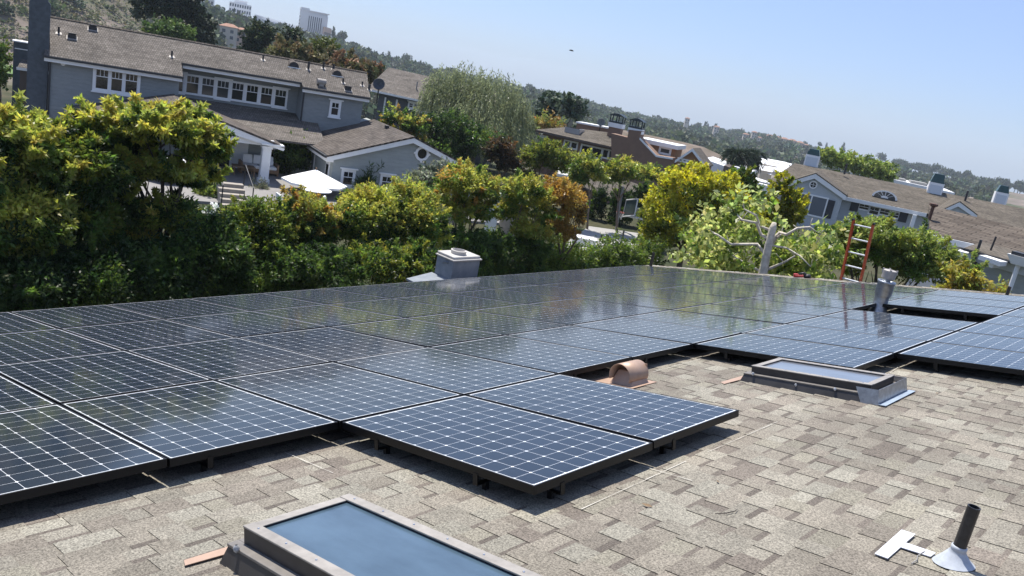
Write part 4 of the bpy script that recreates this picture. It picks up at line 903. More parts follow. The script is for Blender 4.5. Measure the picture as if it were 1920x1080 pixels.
# ------------------------------------------------------------------ plants
def rand_dirs(r, n):
    d = r.normal(size=(n, 3)); return d/np.linalg.norm(d, axis=1, keepdims=True)
def crown(r, blobs, n, size, pal, tip=None, tipfrac=0., droop=.3, clumps=60, spread=.24, width=.2, inner=.5, tipz=.0, sizevar=.45, spray=.38, slen=1.0):
    """loose leaves gathered in clumps over a few ellipsoids -> quads and a colour per leaf"""
    B = np.array(blobs, float); vol = (B[:,3]*B[:,4]*B[:,5])**(.75); pr = vol/vol.sum()
    K = max(len(B)*6, clumps); kb = r.choice(len(B), K, p=pr); kd = rand_dirs(r, K); kd[:,2] = np.where(kd[:,2] < -.35, -kd[:,2]*.6, kd[:,2])
    kr = inner + (1-inner)*r.random(K)**.6
    kc = B[kb,:3] + kd*B[kb,3:]*kr[:,None]; ks = B[kb,3:]*spread*r.uniform(.55, 1.4, (K,1))
    pal = np.array(pal); kcol = pal[r.integers(len(pal), size=K)]*r.uniform(.75, 1.2, (K,1))
    if tip is not None:
        t_ = np.array(tip); pt = tipfrac*np.clip((kd[:,2]*kr - tipz)*1.6 + .2, 0, 1); s_ = r.random(K) < pt
        kcol[s_] = t_[r.integers(len(t_), size=int(s_.sum()))]*r.uniform(.8, 1.15, (int(s_.sum()),1))
    ki = r.choice(K, n, p=(lambda q: q/q.sum())(ks.prod(1)**.5))
    off = r.normal(size=(n,3)); off *= np.minimum(1, 1.7/np.linalg.norm(off, axis=1, keepdims=True))
    p = kc[ki] + off*ks[ki]
    if spray:
        S = max(20, K); sb = r.choice(len(B), S, p=pr); sd0 = rand_dirs(r, S); sd0[:,2] = np.abs(sd0[:,2])*r.choice([1,1,1,-.5], S)
        s0 = B[sb,:3] + sd0*B[sb,3:]*r.uniform(.72, 1.0, (S,1)); sdir = sd0*.75 + np.array([0,0,.55]) + r.normal(size=(S,3))*.28; sdir /= np.linalg.norm(sdir, axis=1, keepdims=True)
        ln = slen*size*r.uniform(1.6, 5.2, (S,1)); ns = int(n*spray); si = r.integers(S, size=ns); f = r.random((ns,1))
        p[:ns] = s0[si] + sdir[si]*ln[si]*f + np.array([0,0,-1])*(f**2)*ln[si]*.18 + r.normal(size=(ns,3))*size*.22*(1.15-f*.7)
        ksp = pal[r.integers(len(pal), size=S)]*r.uniform(.85, 1.2, (S,1))
        if tip is not None:
            m_ = r.random(S) < tipfrac*np.clip(.35 + sd0[:,2], 0, 1); ksp[m_] = np.array(tip)[r.integers(len(tip), size=int(m_.sum()))]*r.uniform(.85, 1.15, (int(m_.sum()),1))
    out = (p - B[kb[ki],:3])/B[kb[ki],3:]
    if spray: out[:ns] = sdir[si]*.8 + (p[:ns] - s0[si] - sdir[si]*((p[:ns]-s0[si])*sdir[si]).sum(1, keepdims=True))/size*1.6
    out /= (np.linalg.norm(out, axis=1, keepdims=True)+1e-6)
    d = out*.55 + r.normal(size=(n,3))*.65; d[:,2] -= droop; d /= np.linalg.norm(d, axis=1, keepdims=True)
    sd_ = np.cross(d, rand_dirs(r, n)); sd_ /= np.linalg.norm(sd_, axis=1, keepdims=True)+1e-6
    L = size*r.uniform(1-sizevar, 1+sizevar, (n,1)); W = L*width
    V = np.stack([p, p+d*L*.45+sd_*W, p+d*L, p+d*L*.45-sd_*W], 1)
    cb = kcol[ki]
    if spray: cb[:ns] = ksp[si]
    C = cb*r.uniform(.7, 1.3, (n,1)); C = C*(1+r.normal(size=(n,3))*.06)
    return V, np.clip(C, .003, .9)
def limbs(b, base, tops, r0, r, wob=.12, fork=.55):
    """tapered trunk with limbs reaching into the crown"""
    base = Vector(base); top = sum((Vector(t) for t in tops), Vector())/len(tops)
    f = base.lerp(top, fork); f.x += r.normal()*wob; f.y += r.normal()*wob
    mid = base.lerp(f, .5) + Vector((r.normal()*wob*.5, r.normal()*wob*.5, 0))
    b.tube([base, mid, f], [r0, r0*.8, r0*.62], 9)
    for t in tops:
        t = Vector(t); m_ = f.lerp(t, .5) + Vector((r.normal()*wob, r.normal()*wob, abs(r.normal())*wob)); b.tube([f, m_, t], [r0*.55, r0*.36, r0*.10], 7)
        for q in range(3):
            s_ = f.lerp(t, r.uniform(.35, .85)); e = s_ + (t-s_)*.5 + Vector(np.clip(r.normal(size=3), -1.2, 1.2))*min(.16*(t-f).length, .35); b.tube([s_, s_.lerp(e, .5)+Vector((0,0,.05)), e], [r0*.22, r0*.14, r0*.05], 5)
YG = [(.21,.235,.045),(.26,.275,.055),(.16,.195,.04),(.10,.135,.03)]; GOLD = [(.42,.41,.09),(.36,.39,.09),(.40,.36,.09),(.33,.37,.10)]
DKG = [(.034,.064,.018),(.024,.046,.015),(.06,.095,.026)]; MIDG = [(.095,.155,.035),(.14,.20,.045),(.065,.11,.03)]; ORNG = [(.42,.27,.075),(.38,.28,.08),(.33,.21,.06)]
seedn = [100]
def tree(name, label, cat, dist, blobs, n, size, pal, tip=None, tipfrac=0., base=None, trunk=.12, bark=BARK, group=None, leaf=LEAF, zground=None, ntop=4, **kw):
    """blobs: (survey px, py, half width px, half height px, depth offset m[, depth radius factor])"""
    seedn[0] += 1; r = np.random.default_rng(seedn[0]); bl = []
    for q in blobs:
        P_ = at(q[0], q[1], dist + (q[4] if len(q) > 4 else 0)); s_ = mpp(P_); f = q[5] if len(q) > 5 else 1
        sh = 1.7*size*kw.get('slen', 1.0); rx_, rz_ = q[2]*s_, q[3]*s_
        bl.append((P_[0], P_[1], P_[2] - min(sh*.35, rz_*.25), max(rx_-sh, rx_*.55)*f, max(rx_-sh, rx_*.55)*f, max(rz_-sh, rz_*.55)))
    bl = np.array(bl)
    if base is None: base = bl[:, :2].mean(0)
    elif len(base) == 2 and base[0] > 60 or base[1] > 60: base = at(base[0], base[1], dist)[:2]
    zg = float(ground(base[0], base[1])) if zground is None else zground
    O = np.array([base[0], base[1], zg])
    t = thing(name, label, cat, O, group=group)
    bl[:, :3] -= O
    V, C = crown(r, bl, n, size, pal, tip, tipfrac, **kw)
    quads_obj("crown", V, C, leaf, t)
    b = MB(); tops = [tuple(q[:3] + np.array([0, 0, q[5]*.1])) for q in bl[:ntop]]
    limbs(b, (0, 0, -.1), tops, trunk, r); b.build("trunk", bark, t, smooth=True)
    return t
# --- the screen of trees behind our eave
tree("photinia_tree", "tall yellow green leafy tree filling the left edge of the picture", "tree", 16.3, [(10,270,105,80,0),(70,252,70,55,.6),(-70,330,120,110,0),(90,350,95,80,.2),(30,420,120,90,-.3)], 105000, .10, YG+YG+MIDG+MIDG+DKG+DKG+DKG, GOLD, .95, trunk=.13, clumps=260, spread=.17, tipz=.1)
tree("photinia_tree", "yellow green tree with dark trunk in front of the patio, second from the left", "tree", 17.2, [(300,234,95,45,0),(345,222,45,32,.2),(215,245,80,55,.3),(370,265,62,55,0),(250,310,75,45,.2),(345,325,60,40,-.2),(395,335,36,38,.2)], 84000, .10, YG+YG+YG+MIDG+DKG+DKG, GOLD, .95, base=(262,560), trunk=.10, bark=DARKBARK, clumps=220, spread=.18, tipz=-.02, ntop=6)
tree("photinia_tree", "dark leafy tree between the two tall yellow ones at the left", "tree", 16.6, [(165,330,75,85,0),(150,420,80,80,0),(190,260,50,50,.4)], 44000, .095, DKG+DKG+MIDG, YG, .7, trunk=.1, clumps=110, spread=.2)
tree("hedge_shrub", "loose dark shrub round the trunk of the tree in front of the patio", "shrub", 17.0, [(222,385,48,58,0),(240,398,60,48,.3),(320,404,66,48,.2),(240,450,70,40,0),(360,440,56,48,.2)], 26000, .085, DKG+DKG+MIDG+YG, GOLD, .4, trunk=.06, clumps=80, spread=.2)
for k, (px, py, w_, h_, lab) in enumerate(((40,520,110,75,"dark green hedge shrub below the far left tree"),(170,525,90,75,"dark green hedge shrub beside the leftmost hedge shrub"),(300,520,90,72,"dark hedge shrub below the tree in front of the patio"),(400,490,75,85,"dark green hedge shrub just right of the patio steps gap"))):
    tree("hedge_shrub", lab, "shrub", 15.2 + k*.35, [(px,py,w_,h_,0),(px+20,py-30,w_*.7,h_*.7,.3),(px,py+70,w_,h_*.8,0)], 30000, .078, DKG+DKG+MIDG, None, 0, trunk=.07, clumps=70, spread=.26, inner=.35, group="shrubs of the hedge behind the eave")
for k, (blob, pal, tip, tf, lab) in enumerate((
    ([(480,450,72,80,0),(452,412,46,42,.3),(520,416,46,50,0)], MIDG+DKG+YG, YG, .6, "green hedge tree left of the bronze tipped one by the umbrella"),
    ([(575,432,58,70,0),(560,388,38,36,.2),(612,418,46,48,0)], YG+MIDG+MIDG+DKG, ORNG+GOLD+GOLD, .9, "bronze tipped hedge tree in front of the white chairs"),
    ([(690,422,66,74,0),(668,388,44,38,.1),(702,374,34,30,.2)], YG+MIDG+MIDG+DKG, GOLD, .9, "yellow tipped hedge tree in front of the grey gable's left window"),
    ([(770,414,68,74,0),(760,370,46,34,.2),(800,440,45,55,0)], YG+MIDG+MIDG+DKG, GOLD, .9, "yellow green hedge tree in front of the grey gable's right window"),
    ([(540,510,74,58,-.6),(620,510,74,55,-.6),(470,540,60,50,-.7),(560,565,80,45,-.6)], MIDG+DKG, None, 0, "dark lower hedge tree under the bronze tipped one"),
    ([(710,500,75,50,-.8),(790,495,60,45,-.8)], MIDG+DKG+YG, None, 0, "green lower hedge tree to the left of the square chimney"))):
    tree("hedge_tree", lab, "tree", 17.8 + k*.6 if k < 4 else 17.6 + (k-4)*1.0, blob, 42000, .076, pal, tip, tf, trunk=.07, clumps=140, spread=.2, tipz=.12, group="trees of the hedge behind the eave")
tree("lollipop_tree", "round topped tree with bronze crown and bare forked stem right of the gable", "tree", 24, [(878,345,62,42,0),(845,370,40,38,.2),(915,365,34,40,.1),(880,395,52,34,0)], 26000, .09, YG+MIDG, GOLD+GOLD+ORNG, .75, base=(845,520), trunk=.09, clumps=100, spread=.2, ntop=4)
tree("lollipop_tree", "slender yellow green tree between the bronze and the orange trees", "tree", 25, [(985,360,52,40,0),(1010,390,40,42,.2),(965,400,42,42,0),(1000,440,50,34,0)], 23000, .09, YG+MIDG, GOLD, .7, base=(965,560), trunk=.08, clumps=90, spread=.2, ntop=4)
tree("orange_tree", "tree with orange new leaves in front of the dark hedge", "tree", 26, [(1055,370,44,38,0),(1035,350,28,24,.1),(1072,400,30,38,0),(1045,430,38,28,0)], 20000, .085, ORNG+ORNG+[(.14,.09,.03)], ORNG, .8, base=(1050,560), trunk=.08, clumps=80, spread=.2)
for k, (px, py, w_, h_, d_, lab) in enumerate(((870,465,55,40,23.2,"dark glossy shrub behind the square chimney"),(930,470,52,45,24.2,"dark glossy shrub right of the square chimney"),(995,470,42,40,25,"green shrub under the slender yellow green tree"))):
    tree("laurel_shrub", lab, "shrub", d_, [(px,py,w_,h_,0),(px,py+45,w_,h_,0)], 12000, .10, DKG+MIDG, MIDG, .6, trunk=.06, clumps=70, spread=.25, inner=.4)
# clipped cones along the court
cone_r = np.random.default_rng(77); V, C = crown(cone_r, [(0,0,1.15,.44,.44,.8),(0,0,.6,.55,.55,.65),(0,0,1.75,.27,.27,.42)], 9500, .085, MIDG+DKG+[(.10,.14,.03)], [(.14,.19,.04)], .6, clumps=110, spread=.3, inner=.15)
CONES = [(1030,503,26.0,"leftmost"),(1062,500,26.8,"second"),(1092,497,27.6,"third"),(1121,494,28.4,"fourth"),(1151,491,29.2,"fifth"),(1186,489,30.2,"sixth"),(1216,490,31.2,"rightmost")]
proto = None
for k, (px, py, d_, wd) in enumerate(CONES):
    P_ = at(px, py, d_); lab = "%s of the small green cone shrubs lined up before the court" % wd
    sc_ = (1.35, 1.35, 1.22 + .1*math.sin(k*2.1))
    if proto is None:
        proto = thing("cone_shrub", lab, "shrub", (P_[0], P_[1], G), group="small shrubs in a row by the court"); quads_obj("foliage", V, C, LEAF, proto)
        b = MB(); b.tube([(0,0,-.3),(0,0,1.2)], [.05,.02], 6); b.build("stem", BARK, proto); proto.scale = sc_
    else: copy_thing(proto, (P_[0], P_[1], G), (0, 0, k*1.3), lab, sc_)
# big yellow shrubby tree, cypress shapes
tree("juniper_tree", "large dense yellow green tree beside the basketball hoop", "tree", 33, [(1300,356,70,52,0),(1246,398,52,58,0),(1350,382,62,62,.3),(1290,440,86,66,0),(1380,428,52,58,0),(1236,465,42,48,-.2)], 60000, .115, [(.27,.28,.04),(.34,.325,.045),(.20,.23,.04),(.10,.14,.03)], [(.46,.43,.06),(.42,.42,.07)], .85, trunk=.16, clumps=300, spread=.14, width=.28, inner=.7, droop=-.1, slen=.7)
tree("juniper_tree", "dark green upright conifer behind the large yellow tree", "tree", 36, [(1385,345,34,36,0),(1360,370,30,40,0),(1405,375,30,36,0)], 12000, .13, DKG+MIDG, [(.13,.15,.03)], .5, trunk=.1, clumps=100, spread=.16, width=.28, droop=-.2)
tree("cypress_tree", "yellow green plumed cypress in front of the white gable", "tree", 35, [(1468,370,26,42,0),(1478,330,12,22,0),(1440,395,30,34,0),(1490,400,24,40,0),(1450,430,42,34,0)], 16000, .13, [(.21,.22,.03),(.12,.15,.03),(.27,.265,.035)], [(.36,.35,.05)], .8, trunk=.1, clumps=110, spread=.17, width=.28, droop=-.2)
# sycamore beyond the rake: pale pollarded trunk, bare pale limbs, big light leaves
SYD = 21.0
syb = at(1432, 520, SYD); O = np.array([syb[0], syb[1], G])
t = thing("sycamore_tree", "pollarded sycamore with pale trunk and bare white limbs beyond the roof corner", "tree", O)
def SP(px, py, dd=0): return tuple(at(px, py, SYD+dd) - O)
r0_ = np.random.default_rng(12); b = MB(); tb = SP(1424,560); b.tube([(tb[0]-.1,tb[1],0), SP(1424,545), SP(1433,500), SP(1441,460), SP(1449,428), SP(1452,417)], [.17,.135,.105,.092,.088,.05], 14)
for pts, r_ in (([(1436,478),(1420,458),(1370,458),(1345,440),(1335,436)], .045),([(1440,448),(1427,440),(1418,418),(1390,412),(1380,400)], .05),([(1445,432),(1425,424),(1418,404),(1395,392)], .04),
               ([(1447,452),(1462,436),(1475,440),(1495,428),(1518,426),(1537,440)], .05),([(1440,470),(1455,448),(1464,440)], .045),([(1428,510),(1400,495),(1375,480)], .04),([(1440,505),(1470,492),(1490,480)], .04),([(1446,460),(1475,465),(1500,480),(1520,500)], .03)):
    n_ = len(pts)
    for f_ in (.45, .7, .9):                                  # twigs forking off each limb
        i_ = min(n_-2, int(f_*(n_-1))); A_ = pts[i_+1]; b.tube([SP(*A_, .2), SP(A_[0]+r0_.uniform(-16,16), A_[1]-r0_.uniform(4,18), .2)], [r_*.38, r_*.12], 5)
    b.tube([SP(px, py, .25*math.sin(i*1.7)) for i, (px, py) in enumerate(pts)], [r_*(1-.6*i/(n_-1)) for i in range(n_)], 8)
b.build("trunk", PALEBARK, t, smooth=True)
r = np.random.default_rng(55); bl = []
for q in ((1330,420,26,22),(1350,405,22,18),(1385,395,30,22),(1300,450,24,22),(1340,460,40,28),(1390,440,38,26),(1320,490,40,26),(1370,500,50,26),(1410,490,30,24),(1300,480,20,18),(1385,360,22,14),(1430,395,24,18),(1500,470,38,30),(1480,505,46,28),(1540,490,34,34),(1530,450,24,22),(1470,455,24,22),(1555,470,22,22),(1500,525,50,22),(1440,530,60,18),(-1335,438,20,15),(-1378,398,22,14),(-1397,388,18,12),(-1536,442,20,14),(-1372,482,20,14),(-1520,502,22,16),(-1490,476,16,12),(-1420,405,14,10),(-1465,438,14,10),(-1360,455,16,10)):
    front = q[0] < 0; q = (abs(q[0]),) + q[1:]
    P_ = at(q[0], q[1], SYD + r.uniform(-.1,.3) if front else SYD + (r.uniform(1.0,2.2) if abs(q[0]-1435) < 110 else r.uniform(-.2,1.5))); s_ = mpp(P_); bl.append((*(P_-O), q[2]*s_, q[2]*s_, q[3]*s_))
V, C = crown(r, bl, 6500, .165, [(.17,.23,.05),(.24,.30,.07),(.34,.38,.12),(.08,.12,.03)], [(.42,.45,.17)], .6, droop=.25, clumps=170, spread=.34, width=.28)
quads_obj("crown", V, C, LEAF, t)
tree("ficus_tree", "rounded green tree with dark stems right behind the orange ladder", "tree", 24.5, [(1650,446,70,42,0),(1590,450,50,40,.2),(1710,462,56,44,0),(1765,482,42,38,0),(1720,500,70,40,0),(1640,480,80,40,.4),(1810,505,34,36,0),(1590,500,40,36,.3)], 52000, .09, MIDG+YG+[(.20,.25,.07)], [(.27,.32,.09)], .7, base=(1655,560), trunk=.10, bark=DARKBARK, clumps=210, spread=.17, ntop=8)
tree("golden_shrub", "golden leaved shrub against the grey wall at the right", "shrub", 22.5, [(1815,525,32,26,0),(1800,545,40,20,0),(1790,515,22,18,.3)], 5200, .11, [(.28,.22,.05),(.22,.19,.04),(.16,.15,.03)], GOLD, .8, trunk=.05, clumps=50, spread=.25)
tree("golden_shrub", "small golden sprig just above the roof edge, right of the larger golden shrub", "shrub", 20.5, [(1877,550,12,9,0)], 700, .10, [(.28,.22,.05),(.22,.19,.04)], GOLD, .8, trunk=.02, clumps=14, spread=.35)
# planting around the blue-grey house
tree("olive_tree", "silvery olive tree against the grey gable wall", "tree", 38, [(815,330,42,24,0),(790,345,36,24,0),(835,320,30,20,.5),(850,345,28,26,0)], 9000, .15, [(.11,.13,.09),(.15,.17,.12),(.08,.10,.06)], [(.19,.21,.15)], .5, trunk=.1, clumps=80, spread=.24)
tree("dark_shrub", "large dark leafy shrub between the porch column and the grey wing", "shrub", 46.5, [(548,290,34,38,0),(560,270,24,22,.4),(530,315,22,30,0),(585,300,14,24,.6)], 11000, .17, MIDG+DKG, [(.16,.22,.05)], .9, trunk=.1, clumps=90, spread=.22)
tree("patio_shrub", "feathery grey green shrub at the foot of the porch steps", "shrub", 41, [(478,360,22,24,0),(495,350,14,14,0)], 3000, .14, [(.11,.12,.08),(.16,.17,.11)], None, 0, trunk=.03, clumps=30, spread=.3, width=.1)
tree("patio_shrub", "round green shrub at the end of the patio steps", "shrub", 38, [(398,365,34,30,0)], 5000, .13, MIDG+YG, [(.14,.18,.05)], .5, trunk=.04, clumps=40, spread=.28)
tree("patio_shrub", "dark flax like shrub between the two wing windows", "shrub", 43, [(685,345,16,12,0)], 1800, .3, DKG, None, 0, trunk=.03, clumps=14, spread=.35, width=.06, droop=-.6)
for k, (px, py, lab) in enumerate(((555,357,"left of the two small bright garden plants before the dark shrub"),(570,357,"right of the two small bright garden plants before the dark shrub"))):
    tree("garden_plant", lab, "plant", 43.5, [(px,py,7,5,0)], 500, .16, [(.13,.22,.04)], None, 0, trunk=.02, clumps=10, spread=.4)
for k, (px, py, w_, d_, lab) in enumerate(((212,410,18,24,"white flowering bush glimpsed left of the dark trunk"),(400,405,20,27,"white flowering bush at the foot of the patio steps"),(290,420,18,25,"white flowering bush glimpsed right of the dark trunk"))):
    tree("flowering_bush", lab, "bush", d_, [(px,py,w_,w_*.8,0)], 3500, .09, [(.75,.74,.72),(.70,.69,.66),(.10,.14,.05)], None, 0, trunk=.03, clumps=60, spread=.2, width=.5)
# willow and the dark mass below it
def willow():
    D = 66; r = np.random.default_rng(9); c = at(895, 215, D); s_ = mpp(c); O = np.array([c[0], c[1], -5.0])
    t = thing("willow_tree", "large pale green weeping tree on the skyline behind the grey wing", "tree", O); VV = []; CC = []
    for (px, py, w_, h_, dd) in ((830,185,44,68,0),(870,175,55,62,1),(925,195,60,70,0),(965,235,38,70,1),(890,235,85,62,-1.5),(845,250,50,55,-1),(950,270,45,45,-1)):
        P_ = at(px, py, D+dd) - O; n = int(w_*h_*.16)
        th = r.uniform(0, 2*PI, n); ph = np.arccos(r.uniform(-.25, 1, n)); rr = r.uniform(.55, 1, n)
        st = P_ + np.stack([np.sin(ph)*np.cos(th)*w_*s_, np.sin(ph)*np.sin(th)*w_*s_, np.cos(ph)*h_*s_], 1)*rr[:, None]
        ln = r.uniform(.5, 2.2, n); tone = r.uniform(.6, 1.3, n)
        for q in range(16):
            f = q/16*ln; p = st + np.stack([np.cos(th)*.22*np.sqrt(f), np.sin(th)*.22*np.sqrt(f), -f], 1) + r.normal(size=(n,3))*.05
            d = np.stack([np.cos(th)*.3, np.sin(th)*.3, np.full(n, -1.)], 1) + r.normal(size=(n,3))*.45; d /= np.linalg.norm(d, axis=1, keepdims=True)
            sd_ = np.cross(d, rand_dirs(r, n)); L = r.uniform(.14, .30, (n,1)); VV.append(np.stack([p, p+d*L*.5+sd_*L*.16, p+d*L, p+d*L*.5-sd_*L*.16], 1))
            CC.append(np.array([.20,.225,.125])*tone[:, None]*r.uniform(.75, 1.3, (n,1)))
    quads_obj("crown", np.concatenate(VV), np.concatenate(CC), LEAF, t)
    b = MB(); limbs(b, (0,0,-.5), [tuple(at(px, py, D)-O) for px, py in ((830,190),(880,170),(930,190),(960,240))], .35, r, .4); b.build("trunk", BARK, t, smooth=True)
willow()
tree("evergreen_tree", "dark evergreen mass below the weeping tree", "tree", 58, [(850,255,55,48,0),(900,275,60,42,0),(800,250,40,40,0),(830,290,60,30,-1)], 22000, .2, DKG, MIDG, .4, trunk=.2, clumps=150, spread=.2)
tree("bronze_shrub", "dark tree with orange tipped crown right behind the shingled house", "tree", 56, [(745,225,36,26,0),(725,250,28,34,0),(775,235,30,30,0),(760,265,40,30,0)], 14000, .18, DKG+MIDG, ORNG+GOLD, .7, trunk=.15, clumps=110, spread=.2)
tree("evergreen_tree", "green leafy tree left of the brown house's roof, below the weeping tree's right side", "tree", 52, [(1030,285,42,26,0),(1000,300,30,30,0),(1050,310,34,28,0),(985,330,24,24,0)], 16000, .17, MIDG+YG, [(.17,.19,.04)], .8, trunk=.12, clumps=110, spread=.2)
tree("purple_leaf_tree", "dark purplish tree between the weeping tree and the green tree", "tree", 50, [(940,285,32,34,0),(955,310,28,26,0)], 9000, .17, [(.05,.04,.025),(.07,.055,.03),(.04,.045,.018)], [(.12,.07,.03)], .5, trunk=.1, clumps=80, spread=.2)
tree("thin_tree", "thin tree with open crown left of the tall bare stemmed one before the brown house", "tree", 46, [(1100,310,34,26,0),(1085,335,26,22,0),(1120,330,26,22,0)], 8000, .15, MIDG+YG, GOLD, .5, base=(1108,400), trunk=.07, clumps=70, spread=.2)
tree("thin_tree", "thin tree with tall bare stem before the brown house's right windows", "tree", 47, [(1165,315,34,26,0),(1190,325,26,20,0),(1150,335,24,20,0)], 8000, .15, MIDG+YG, GOLD, .5, base=(1160,425), trunk=.08, clumps=70, spread=.2)
tree("thin_tree", "low rounded green tree just left of the large yellow tree's top", "tree", 45, [(1222,325,26,16,0)], 4500, .15, MIDG+YG, GOLD, .5, trunk=.06, clumps=40, spread=.25)
tree("ivy_hedge", "tall dark clipped hedge behind the basketball hoop", "hedge", 50.5, [(1120,390,30,45,0,.6),(1165,395,40,48,0,.6),(1200,380,34,48,0,.6),(1215,410,34,42,0,.6),(1098,410,24,36,0,.6),(1150,425,40,18,0,.6),(1240,400,30,50,.5,.6)], 30000, .14, DKG+[(.02,.035,.012)], [(.14,.20,.03)], .35, trunk=.06, clumps=120, spread=.25, inner=.3, tipz=.3, zground=G)
tree("magnolia_tree", "dark glossy tree above the left end of the brown house's roof", "tree", 105, [(1050,200,34,24,0),(1030,210,20,18,0),(1078,208,24,18,0)], 7000, .5, [(.03,.055,.03),(.05,.08,.04),(.14,.17,.12)], None, 0, trunk=.25, clumps=60, spread=.25, width=.35, leaf=FARLEAF)
tree("bronze_shrub", "olive and bronze coloured clump behind the brown house's skylight", "bush", 98, [(1030,232,26,10,0),(1005,236,16,9,0)], 2500, .4, YG+ORNG, GOLD, .4, trunk=.1, clumps=40, spread=.3, leaf=FARLEAF)
# trees behind the long roof
for (nm, lab, d_, bl_, n, pal, tip, tf) in (
    ("pine_tree", "big dark pine behind the long shake roof", 120, [(300,20,50,42,0),(345,25,42,42,0),(375,50,30,36,0),(330,-10,50,36,0),(270,5,28,30,0),(385,72,22,24,0),(362,72,34,30,0),(398,84,12,16,0)], 26000, [(.022,.036,.02),(.032,.048,.026),(.05,.066,.04)], None, 0),
    ("round_tree", "rounded bright green tree in front of the dark pine", 110, [(318,58,42,22,0),(300,64,28,16,0),(345,66,26,16,0)], 8000, MIDG, [(.085,.13,.035)], .6),
    ("cypress_tree", "dark conifer pair standing on the shake roof's skyline, left one", 115, [(483,70,26,30,0),(468,86,20,22,0),(500,62,16,24,0),(490,95,24,16,0)], 9000, [(.020,.036,.018),(.03,.05,.022)], [(.07,.09,.03)], .3),
    ("cypress_tree", "small dark conifer right of the conifer pair", 118, [(550,66,16,16,0),(545,78,18,12,0)], 4500, [(.018,.032,.015),(.026,.042,.02)], [(.06,.08,.03)], .4),
    ("scrub_tree", "olive bronze tree mass behind the middle of the shake roof", 85, [(540,98,40,20,0),(590,110,44,22,0),(640,120,40,22,0),(560,108,44,18,0)], 14000, [(.12,.12,.05),(.15,.135,.06),(.09,.10,.04)], [(.20,.15,.07)], .3),
    ("scrub_tree", "reddish brown tree mass behind the right end of the shake roof", 82, [(640,128,34,22,0),(680,138,36,22,0),(705,150,24,24,0)], 12000, [(.16,.115,.06),(.13,.115,.05),(.09,.10,.04)], [(.22,.13,.07)], .4),
    ("scrub_tree", "bright green domed tree top above the bronze tree mass", 95, [(608,92,26,13,0)], 3500, [(.11,.13,.03),(.09,.11,.025)], None, 0),
    ("round_tree", "green leafy tree cut by the left edge beside the lawn", 60, [(0,110,20,30,0),(-15,140,30,30,0),(6,85,10,14,0)], 5000, MIDG, [(.14,.17,.04)], .6)):
    tree(nm, lab, "tree", d_, bl_, n, .34 if d_ > 70 else .2, pal, tip, tf, trunk=.22, clumps=110, spread=.2, width=.3, leaf=FARLEAF, inner=.5)
for k, (px, lab) in enumerate(((1385,"left palm of the dark palm pair beside the white buildings"),(1412,"right palm of the dark palm pair beside the white buildings"))):
    r = np.random.default_rng(300+k); c = at(px, 290, 112+k*3); s_ = mpp(c); O = np.array([c[0], c[1], float(ground(c[0], c[1]))]); t = thing("palm_tree", lab, "palm tree", O, group="pair of dark palms"); VV = []; CC = []
    for f in range(60):
        a_ = r.uniform(0, 2*PI); el = r.uniform(-.9, 1.1); Lf = r.uniform(1.6, 2.6)*.95; p = c - O; prev = np.array(p)
        for q in range(9):
            u_ = (q+1)/9; ang = el - 1.5*u_; st = np.array([math.cos(a_)*math.cos(ang), math.sin(a_)*math.cos(ang), math.sin(ang)])*Lf/9; nx_ = prev+st
            for z_ in range(3):
                d = st*4 + r.normal(size=3)*.22; sd_ = np.cross(d, r.normal(size=3)); sd_ /= np.linalg.norm(sd_); VV.append([prev, prev+d*.5+sd_*.05, prev+d, prev+d*.5-sd_*.05]); CC.append(np.array([.022,.034,.018] if el > -.2 else [.05,.04,.03])*r.uniform(.7, 1.6))
            prev = nx_
    quads_obj("crown", np.array(VV), np.array(CC), FARLEAF, t); b = MB(); zc = c[2]-O[2]; b.tube([(0,0,0),(.15,0,zc*.5),(0,0,zc)], [.3,.22,.2], 8); b.build("trunk", DARKBARK, t)
for (px, lab) in ((1555,"light green row tree nearest the left cupola"),(1590,"light green row tree second from the left cupola"),(1622,"light green row tree third from the left cupola"),(1650,"light green row tree at the right end of the row")):
    k_ = (px-1555)/95; tree("row_tree", lab, "tree", 118, [(px,293+k_*28,20,13,0),(px+8,303+k_*26,22,12,0)], 3800, .42, [(.22,.28,.06),(.28,.34,.08),(.15,.20,.05)], [(.34,.40,.10)], .6, trunk=.15, clumps=40, spread=.25, width=.3, leaf=FARLEAF, group="light green trees in a row behind the grey house")

# ------------------------------------------------------------------ things in the gardens
CANV = mat("white_canvas", (.80,.80,.79), .8); WOOD = mat("teak", (.26,.16,.09), .7, var=.2, scale=6)
def umbrella(lab, px, py, d_, r_, rot):
    P_ = at(px, py, d_); t = thing("patio_umbrella", lab, "umbrella", (P_[0], P_[1], G+.12), (0,0,rot)); h = P_[2]-G-.12
    b = MB(); n = 8; rim = [(math.cos(2*PI*k/n)*r_, math.sin(2*PI*k/n)*r_, h-.62*r_*.62) for k in range(n)]
    for k in range(n): b.face([rim[k], rim[(k+1)%n], (0,0,h)])
    for k in range(n):
        a_, c_ = rim[k], rim[(k+1)%n]; b.face([a_, (a_[0],a_[1],a_[2]-.1), (c_[0],c_[1],c_[2]-.1), c_])
    o = b.build("canopy", CANV, t); b = MB(); b.tube([(0,0,0),(0,0,h+.1)], .035, 8); b.lathe([(.3,0),(.3,.06),(.06,.12)], n=12); b.build("pole", WOOD, t)
    b = MB()
    for k in range(n): q = rim[k]; b.tube([(0,0,h-.12),(q[0]*.97,q[1]*.97,q[2]-.03)], .015, 5)
    b.build("rib", WOOD, t)
umbrella("open white patio umbrella in front of the grey wing", 593, 318, 41.5, 1.62, .25)
umbrella("open white patio umbrella half hidden behind the tree left of the porch", 330, 292, 40.5, 1.75, .1)
